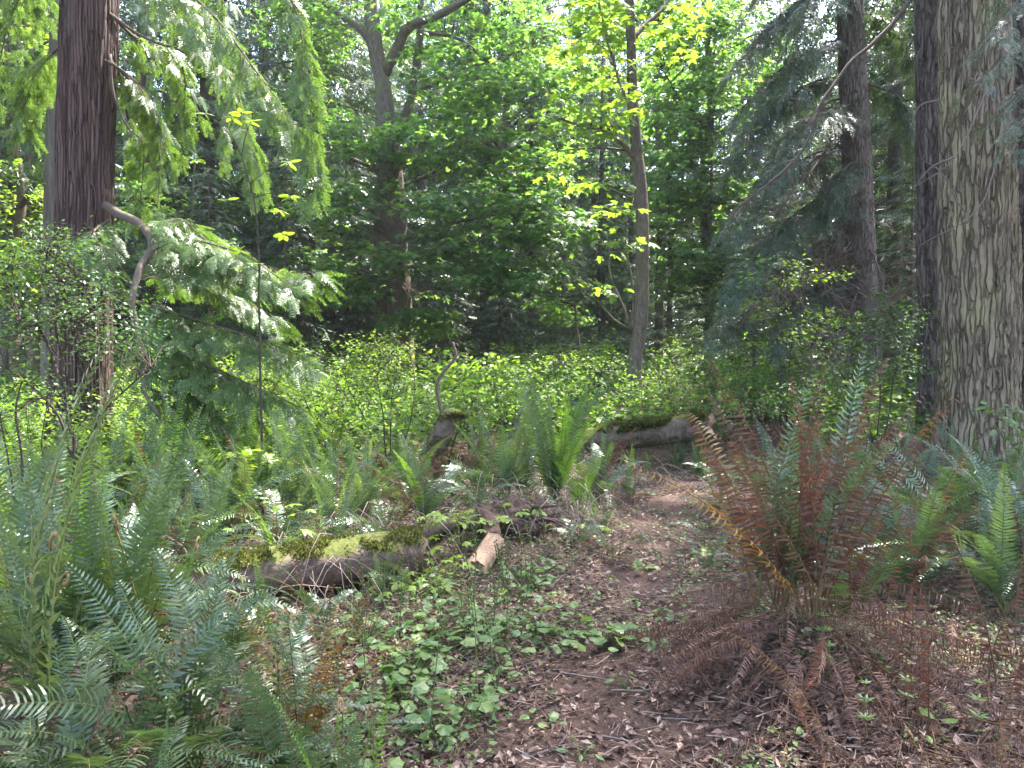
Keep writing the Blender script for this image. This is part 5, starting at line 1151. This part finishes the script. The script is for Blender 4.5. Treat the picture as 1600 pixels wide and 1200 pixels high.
def moss_on(V, parent, n, r, ln=0.02, lo=0.55):
    N_ = V.reshape(-1, 3); c = V.mean(1, keepdims=True); nr = norm(V - c).reshape(-1, 3)
    w_ = np.where(nr[:, 2] > lo, 1.0, 0.02) * (fbm(N_[:, 0] * 5, N_[:, 1] * 5, N_[:, 2] * 5, 3) > 0.42); w_ = w_ / w_.sum()
    q = r.choice(len(N_), n, p=w_); loc = N_[q] + r.normal(0, 0.012, (n, 3)) * np.array([1, 1, 0.2]); d = nr[q] + r.normal(0, 0.5, (n, 3))
    mb = MB(); scatter(mb, DIAM[0], DIAM[1], loc, d, r.normal(0, 1, (n, 3)), ln * r.uniform(0.5, 1.5, n), 0); mb.build('moss', M['moss'], parent, kind='stuff')

rl = np.random.default_rng(88)
a, b = P(290, 915, 4.6), P(655, 858, 5.35)
foot = np.array([*( (a + b) / 2)[:2], 0]); foot[2] = g1(foot[0], foot[1])
t = thing('mossy_log', 'fallen mossy log lying among the near ferns with dark hollow beneath', 'log', foot)
V, _ = log_part('bark', t, a - foot, b - foot, 0.165, 0.15, 3, (M['log'], M['root'])); moss_on(V, t, 9000, rl, 0.020, 0.45)
a, b = P(915, 690, 11.4), P(1112, 664, 10.6)
foot = np.array([*((a + b) / 2)[:2], 0]); foot[2] = g1(foot[0], foot[1])
t = thing('mossy_log', 'shorter fallen log with mossy top and sawn end beyond the trail', 'log', foot)
V, _ = log_part('bark', t, a - foot, b - foot, 0.18, 0.20, 8, (M['log'], M['heartwood'])); moss_on(V, t, 9000, rl, 0.045, 0.35)
mb = MB()
for k, pts in enumerate([[(920, 690), (912, 665), (918, 655), (925, 660)], [(1075, 690), (1085, 730)], [(1060, 700), (1035, 735)]]): tube(mb, wob(spline(local(foot, px_path(pts, 11.6)), 8), 0.03, k), np.linspace(0.06, 0.03, 8), 6, 0)
mb.build('stub', M['root'], t)
# thinner second log lying over it
a, b = P(560, 868, 5.6), P(760, 800, 6.5)
foot = np.array([*((a + b) / 2)[:2], 0]); foot[2] = g1(foot[0], foot[1])
t = thing('rotten_log', 'thin rotten brown log slanting up the mound behind the mossy log', 'log', foot)
V, _ = log_part('bark', t, a - foot, b - foot, 0.075, 0.06, 15, (M['log'], M['root']), 40, 20, 0.02)
# broken branch with pale snapped end
a, b = P(742, 893, 5.35), P(772, 845, 5.75); c_ = P(752, 800, 6.2)
foot = np.array([a[0], a[1], 0]); foot[2] = g1(a[0], a[1])
t = thing('broken_branch', 'snapped thick branch with pale splintered end pointing down to the trail', 'branch', foot)
V, _ = log_part('bark', t, b - foot, a - foot, 0.075, 0.085, 21, (M['heartwood'], M['heartwood']), 30, 24, 0.02)
mb = MB(); tube(mb, wob(spline(local(foot, [b, (b + c_) / 2 + (0.03, 0, 0.02), c_]), 12), 0.05, 4), np.linspace(0.08, 0.05, 12), 10, 0); mb.build('limb', M['root'], t)
for k in range(7):
    q = a - foot + rl.normal(0, 0.03, 3); mb = MB(); d = norm((a - b)) * rl.uniform(0.05, 0.12); tube(mb, [q - d * 0.5, q + d * 0.5, q + d], [0.016, 0.010, 0.001], 4, 0, smooth=False); mb.build('splinter', M['heartwood'], t)
# rotten root stump on the mound
def lump(name, label, cat, c, rad, seed, mat, amp, roots, cat_parts='root'):
    foot = np.array([c[0], c[1], g1(c[0], c[1])]); t = thing(name, label, cat, foot)
    u = np.linspace(0, 2 * math.pi, 64, endpoint=False); v = np.linspace(-0.35, math.pi / 2, 30); U_, V_ = np.meshgrid(u, v)
    q = np.stack([np.cos(U_) * np.cos(V_), np.sin(U_) * np.cos(V_), np.sin(V_)], -1)
    k = 1 + amp * (fbm(q[..., 0] * 2.5 + seed, q[..., 1] * 2.5, q[..., 2] * 2.5, 5) - 0.47) * 2
    q = q * np.array(rad) * k[..., None]
    i = np.arange(29)[:, None] * 64; j = np.arange(64)[None]; j2 = (j + 1) % 64; a0 = i + j; a1 = i + j2
    f = np.concatenate([np.stack([a0, a1, a1 + 64], -1).reshape(-1, 3), np.stack([a0, a1 + 64, a0 + 64], -1).reshape(-1, 3)])
    mb = MB(); mb.add(q.reshape(-1, 3), f, 0, True); mb.build('body', M[mat], t)
    r = np.random.default_rng(seed)
    for n_ in range(roots):
        az = r.uniform(0, 6.28); p = np.array([math.cos(az) * rad[0], math.sin(az) * rad[1], rad[2] * r.uniform(0.1, 1.0)]) * 0.85
        e = p + np.array([math.cos(az), math.sin(az), r.uniform(-0.8, 0.7)]) * r.uniform(0.1, 0.45); e[2] = max(e[2], -0.05)
        mb = MB(); tube(mb, wob(spline([p * 0.7, p, (p + e) / 2 + r.normal(0, 0.05, 3), e], 9), 0.06, n_), np.linspace(0.03, 0.006, 9) * r.uniform(0.5, 1.3), 6, 0); mb.build(cat_parts, M[mat], t)
    return t
lump('root_mound', 'dark tangled root mound at the foot of the huge fir', 'stump', P(1410, 700, 9.3), (0.50, 0.45, 0.50), 7, 'root', 0.5, 22)
lump('rotten_stump', 'crumbling dark stump with roots behind the snapped branch', 'stump', P(800, 840, 6.35), (0.30, 0.26, 0.20), 9, 'root', 0.7, 5)
# mossy snag with a bent stick
foot = P(672, 745, 7.8); foot[2] = g1(foot[0], foot[1])
t = thing('mossy_snag', 'crooked moss-covered snag with a thin bent stick rising from it', 'snag', foot)
c = wob(spline(local(foot, np.vstack([foot - (0, 0, 0.15), px_path([(675, 735), (682, 700), (697, 668), (706, 650), (722, 648)], 7.8)])), 30), 0.03, 5)
mb = MB(); rr_ = np.interp(np.linspace(0, 1, 30), [0, 0.4, 0.8, 1], [0.13, 0.10, 0.09, 0.05]) * (0.85 + 0.4 * fbm(np.arange(30) * 0.5, np.zeros(30), np.zeros(30), 3)); tube(mb, c, rr_, 18, 0); mb.build('stem', M['log'], t)
th = np.linspace(0, 6.283, 18, endpoint=False); VV = c[:, None] + np.stack([np.cos(th)[None] * rr_[:, None], np.sin(th)[None] * rr_[:, None], 0.35 * np.ones((30, 1)) * np.abs(np.sin(th))[None] * rr_[:, None]], -1)
moss_on(VV, t, 2200, rl, 0.035, -0.5)
mb = MB(); tube(mb, wob(spline(local(foot, px_path([(694, 668), (688, 630), (684, 596), (700, 572), (712, 555), (708, 533)], 7.8)), 24), 0.03, 8), np.linspace(0.022, 0.014, 24), 7, 0); mb.build('stick', M['branch'], t)

# ------------------------------------------------------------------ dead canes
for q, (px, Y, lb) in enumerate([(640, 7.3, 'tangle of grey dead canes and grass below the mossy snag'), (560, 5.9, 'tangle of dead brown stalks leaning over the near mossy log'), (960, 9.2, 'tangle of pale dead stalks between tall bright fern and far log'), (830, 6.4, 'tangle of dead brown stalks over the crumbling stump'), (430, 4.9, 'tangle of dead stalks behind the buried end of the near log')]):
    fo = np.array([X(px, Y), Y, 0]); fo[2] = g1(fo[0], fo[1]); t = thing('dead_cane_tangle', lb, 'dead canes', fo); mb = MB()
    for k in range(90):
        p = np.array([rl.normal(0, 0.35), rl.normal(0, 0.3), 0.0]); a = rl.uniform(0, 6.28); l = rl.uniform(0.2, 0.7); d = np.array([math.cos(a), math.sin(a), 0])
        tube(mb, spline([p, p + d * l * 0.4 + (0, 0, l * rl.uniform(0.2, 0.7)), p + d * l + (0, 0, rl.uniform(-0.05, 0.3) * l)], 7), np.linspace(0.0045, 0.0018, 7), 3, 0, False)
    mb.build('canes', M['dead_twig'], t, kind='stuff')
# ------------------------------------------------------------------ trail plants
mb = MB(); mb.add(ROUND[0], ROUND[1]); RL = mb.mesh('round_leaf', M['herb'])
mb = MB(); mb.add(MAPLE[0], MAPLE[1]); ML = mb.mesh('seedling_leaf', M['huck_lit'])
mb = MB(); mb.add(OVAL[0], OVAL[1]); OL = mb.mesh('oval_leaf', M['herb'])
def herb(x, y, n, size, hgt, me, label, group, r, stalks=0, name='fringecup_plant', rad=0.14, cat='plant'):
    z0 = g1(x, y); t = thing(name, label, cat, (x, y, z0), group)
    mb = MB()
    for k in range(n):
        a = k * 2.4 + r.uniform(-0.3, 0.3); rr_ = rad * math.sqrt((k + 0.5) / n) * r.uniform(0.8, 1.2)
        h = hgt * r.uniform(0.55, 1.15); p = np.array([rr_ * math.cos(a), rr_ * math.sin(a), h])
        tube(mb, [(0, 0, 0), p * np.array([0.5, 0.5, 0.7]), p], [0.003, 0.0025, 0.002], 3, 0, False)
        d = norm(np.array([math.cos(a), math.sin(a), -0.15 + r.normal(0, 0.15)])); s = size * r.uniform(0.65, 1.25)
        fr = frames(d[None], rup(1, 0.3, r))[0]
        o = link('leaf', me, t); o.matrix_local = Matrix.Translation(p - d * s * 0.15) @ Matrix(fr.tolist()).to_4x4() @ Matrix.Scale(float(s), 4)
    for k in range(stalks):
        e = np.array([r.normal(0, 0.05), r.normal(0, 0.05), r.uniform(0.38, 0.6)]); c = wob(spline([(0, 0, 0), e * 0.5 + (0.01, 0, 0.05), e], 10), 0.03, int(r.integers(99)))
        tube(mb, c, np.linspace(0.003, 0.0015, 10), 4, 0, False)
        fb = MB()
        for q in range(12):
            p = c[-1] * (1 - q * 0.032) + np.array([0.008 * (-1) ** q, 0.004, 0]); tube(fb, [p - (0, 0, .007), p, p + (0, 0, .007)], [0.002, 0.0055, 0.003], 5, 0)
        fb.build('flower_spike', M['moss'], t)
    if n or stalks: mb.build('stalks', M['rachis_green'], t)
    return t
rh = np.random.default_rng(19)
for k in range(26):
    Y = rh.uniform(2.6, 5.6); x = np.interp(Y, PATH_Y, PATH_X) - rh.uniform(0.45, 1.5)
    herb(x, Y, int(rh.integers(6, 11)), rh.uniform(0.05, 0.085), rh.uniform(0.07, 0.16), RL if rh.uniform() < 0.6 else OL, 'small leafy herb in the weedy strip between mossy log and trail', 'herbs between log and trail', rh, int(rh.integers(0, 2)), 'low_herb', rh.uniform(0.1, 0.2))
la = 'round-leaved green herb in the patch beside the trail below the snapped branch'
for px, py, n, s, st in [(700, 1005, 10, 0.085, 0), (690, 1030, 9, 0.09, 0), (770, 1000, 10, 0.075, 2), (810, 985, 9, 0.075, 3), (745, 1010, 9, 0.08, 1), (850, 1000, 8, 0.075, 0), (900, 985, 8, 0.08, 0), (880, 1010, 8, 0.08, 0), (940, 1000, 9, 0.085, 0), (970, 1010, 9, 0.085, 0), (1000, 1015, 7, 0.08, 0), (650, 980, 9, 0.07, 1), (620, 1000, 9, 0.07, 1), (740, 950, 9, 0.06, 2), (790, 940, 9, 0.06, 3), (830, 930, 9, 0.06, 2), (860, 900, 9, 0.06, 1), (640, 1075, 9, 0.08, 0), (660, 1065, 8, 0.09, 0), (630, 1120, 8, 0.08, 0), (600, 1060, 8, 0.075, 0), (720, 975, 8, 0.07, 1), (870, 950, 8, 0.06, 0), (690, 950, 8, 0.06, 1), (590, 960, 8, 0.06, 1)]:
    Y = CAM_Z * F / (py - 560) * 1.0
    herb(X(px, Y), Y, n, s, 0.10, RL, la, 'round-leaved herbs beside the trail', rh, st)
la = 'small patch of low green leaves growing out of the trail litter'
for px, py in [(1240, 1190), (910, 1180), (850, 1130), (980, 1080), (1040, 965), (950, 905), (1075, 900), (1000, 850), (1085, 985), (1110, 830), (940, 860), (1000, 945), (560, 1170), (620, 1180), (700, 1160), (780, 1060), (720, 1120), (1450, 1190), (1480, 1160), (1570, 1190), (1180, 1010), (1400, 1010), (1420, 1060), (1330, 1000), (990, 800), (1060, 850), (930, 930), (960, 830), (1080, 790), (1010, 890), (1040, 800), (980, 770), (1095, 870), (1030, 1010), (1070, 945), (950, 980), (1010, 770)]:
    Y = CAM_Z * F / (py - 560)
    herb(X(px, Y), Y, int(rh.integers(5, 9)), rh.uniform(0.035, 0.065), 0.06, OL if rh.uniform() < 0.5 else RL, la, 'low herbs scattered on the trail', rh, 0, 'low_herb', 0.09)
la = 'maple seedling with layered bright star-shaped leaves over the rotten wood'
for px, py, Y, n in [(720, 800, 5.9, 13), (770, 790, 6.0, 13), (690, 830, 5.7, 10), (650, 890, 5.2, 12), (680, 880, 5.2, 12), (640, 920, 5.0, 10), (800, 800, 6.2, 10), (430, 800, 4.9, 7), (900, 860, 6.3, 6)]:
    x = X(px, Y); z = P(px, py, Y)[2] - g1(x, Y)
    herb(x, Y, n, 0.10, max(0.12, z), ML, la, 'maple seedlings over the rotten wood', rh, 0, 'maple_seedling', 0.30, 'seedling')
la = 'cleavers sprig with narrow whorled leaves among the dead fronds'
mb = MB(); 
v_, f_ = DIAM; vv = v_ * np.array([0.55, 1, 1]); mb.add(vv, f_); NL = mb.mesh('narrow_leaf', M['herb'])
for px, py in [(1425, 1170), (1540, 1185), (1360, 1195), (1290, 1115), (1300, 1140)]:
    Y = CAM_Z * F / (py - 560); x = X(px, Y); t = thing('cleavers_sprig', la, 'plant', (x, Y, g1(x, Y)), 'cleavers among dead fronds'); mb = MB(); tube(mb, [(0, 0, 0), (0.01, 0, 0.12), (0, 0.01, 0.26)], [0.002, 0.002, 0.001], 4, 0); mb.build('stem', M['rachis_green'], t)
    for lv, s in ((0.12, 0.05), (0.19, 0.045), (0.26, 0.03)):
        for k in range(7):
            a = k * 0.9; d = np.array([math.cos(a), math.sin(a), 0.25]); fr = frames(d[None], rup(1, 0.15, rh))[0]; o = link('leaf', NL, t); o.matrix_local = Matrix.Translation((0, 0, lv)) @ Matrix(fr.tolist()).to_4x4() @ Matrix.Scale(s, 4)

# ------------------------------------------------------------------ litter and ground cover
rg = np.random.default_rng(44); mb = MB()
N = 135000; y = 1.6 + 9.5 * rg.uniform(0, 1, N) ** 1.5; x = rg.uniform(-0.55, 0.75, N) * (y + 0.6)
z = gh(x, y) + 0.012 + rg.uniform(0, 0.016, N)
kp = fbm(x * 2.2, y * 2.2, x * 0 + 6, 3) + 0.1 * (1 - path_mask(x, y)) > rg.uniform(0.15, 0.52, N); x = x[kp]; y = y[kp]; z = z[kp]; N = len(x)
FL = (np.array([(0, 0, 0), (0.3, 0.4, 0.10), (0.05, 1, -0.04), (-0.26, 0.5, 0.12)], float), np.array([(0, 1, 2), (0, 2, 3)]))
k = rg.uniform(0, 1, N) < 0.6
scatter(mb, *FL, np.stack([x, y, z], -1)[k], rdir(N, 0, 0.9, rg)[k], rup(N, 0.4, rg)[k], (0.018 + 0.045 * rg.uniform(0, 1, N) ** 1.8)[k], 0)
ST = (np.array([(-0.02, 0, 0), (0.02, 0, 0.01), (0.02, 1, 0.04), (-0.02, 1, 0.03), (0, 0.5, 0.05)], float), np.array([(0, 1, 4), (1, 2, 4), (2, 3, 4), (3, 0, 4)]))
scatter(mb, *ST, np.stack([x, y, z], -1)[~k], rdir(N, 0, 0.5, rg)[~k], rup(N, 0.3, rg)[~k], rg.uniform(0.03, 0.13, N)[~k], 0)
mb.build('leaf_litter', M['litter'], None, kind='stuff', label='brown leaf and needle litter strewn over the trail', category='litter')
mb = MB(); N = 52000; y = 2.0 + 9.5 * rg.uniform(0, 1, N) ** 1.2; x = rg.uniform(-0.5, 0.72, N) * y
m = (fbm(x * 1.3 + 3, y * 1.3, x * 0 + 8, 3) > 0.48 - 0.1 * (y > 5) - 0.12 * (x < np.interp(y, PATH_Y, PATH_X) - 0.4)) & (rg.uniform(0, 1, N) > 0.55 * path_mask(x, y)); x = x[m]; y = y[m]; n = len(x)
q = rg.uniform(0.012, 0.04, n)
scatter(mb, *DIAM, np.stack([x, y, gh(x, y) + 0.02 + rg.uniform(0, 0.06, n)], -1), rdir(n, 0.1, 0.8, rg), rup(n, 0.4, rg), q, 0)
mb.build('ground_cover', M['cover'], None, kind='stuff', label='tiny green leaves of low plants creeping over the litter', category='ground cover')
# ------------------------------------------------------------------ the air of the wood
hb = MB()
x0, x1, y0, y1, z0, z1 = -165, 165, -85, 245, -2.0, 36.0
hv = [(x0, y0, z0), (x1, y0, z0), (x1, y1, z0), (x0, y1, z0), (x0, y0, z1), (x1, y0, z1), (x1, y1, z1), (x0, y1, z1)]
hb.add(hv, [(0, 2, 1), (0, 3, 2), (4, 5, 6), (4, 6, 7), (0, 1, 5), (0, 5, 4), (1, 2, 6), (1, 6, 5), (2, 3, 7), (2, 7, 6), (3, 0, 4), (3, 4, 7)])
hm, hnt, hout = mat_new('haze')
pv_ = hnt.nodes.new('ShaderNodeVolumePrincipled'); pv_.inputs['Color'].default_value = (0.86, 0.92, 1.0, 1); pv_.inputs['Density'].default_value = 0.0004; pv_.inputs['Anisotropy'].default_value = 0.35
hnt.links.new(pv_.outputs[0], hout.inputs['Volume'])
hb.build('haze', hm, None, kind='stuff', label='thin pale haze hanging in the air of the wood', category='haze')
la = 'grey fallen twig lying on the trail litter'
for k, (px, py, L) in enumerate([(1010, 1090, 0.35), (890, 950, 0.3), (930, 1060, 0.4), (1100, 1030, 0.3), (800, 1110, 0.3), (960, 1150, 0.35), (1050, 930, 0.4), (1180, 1150, 0.4), (870, 1170, 0.25), (1060, 1130, 0.4), (740, 1080, 0.3)]):
    Y = CAM_Z * F / (py - 560); x = X(px, Y); a_ = rg.uniform(-0.9, 0.9); S = np.linspace(-0.5, 0.5, 9) * L
    xs = x + S * math.cos(a_); ys = Y + S * math.sin(a_); c = np.stack([xs, ys, gh(xs, ys) + 0.012], -1); foot = c[4].copy(); c = wob(c - foot, 0.03, k)
    mb = MB(); tube(mb, c, np.linspace(0.007, 0.003, 9), 5, 0); tube(mb, [c[4], c[4] + (0.05, 0.06, 0.03)], [0.004, 0.002], 4, 0)
    mb.build('fallen_twig', M['dead_twig'], None, label=la, category='twig', group='fallen twigs on the trail', loc=foot)
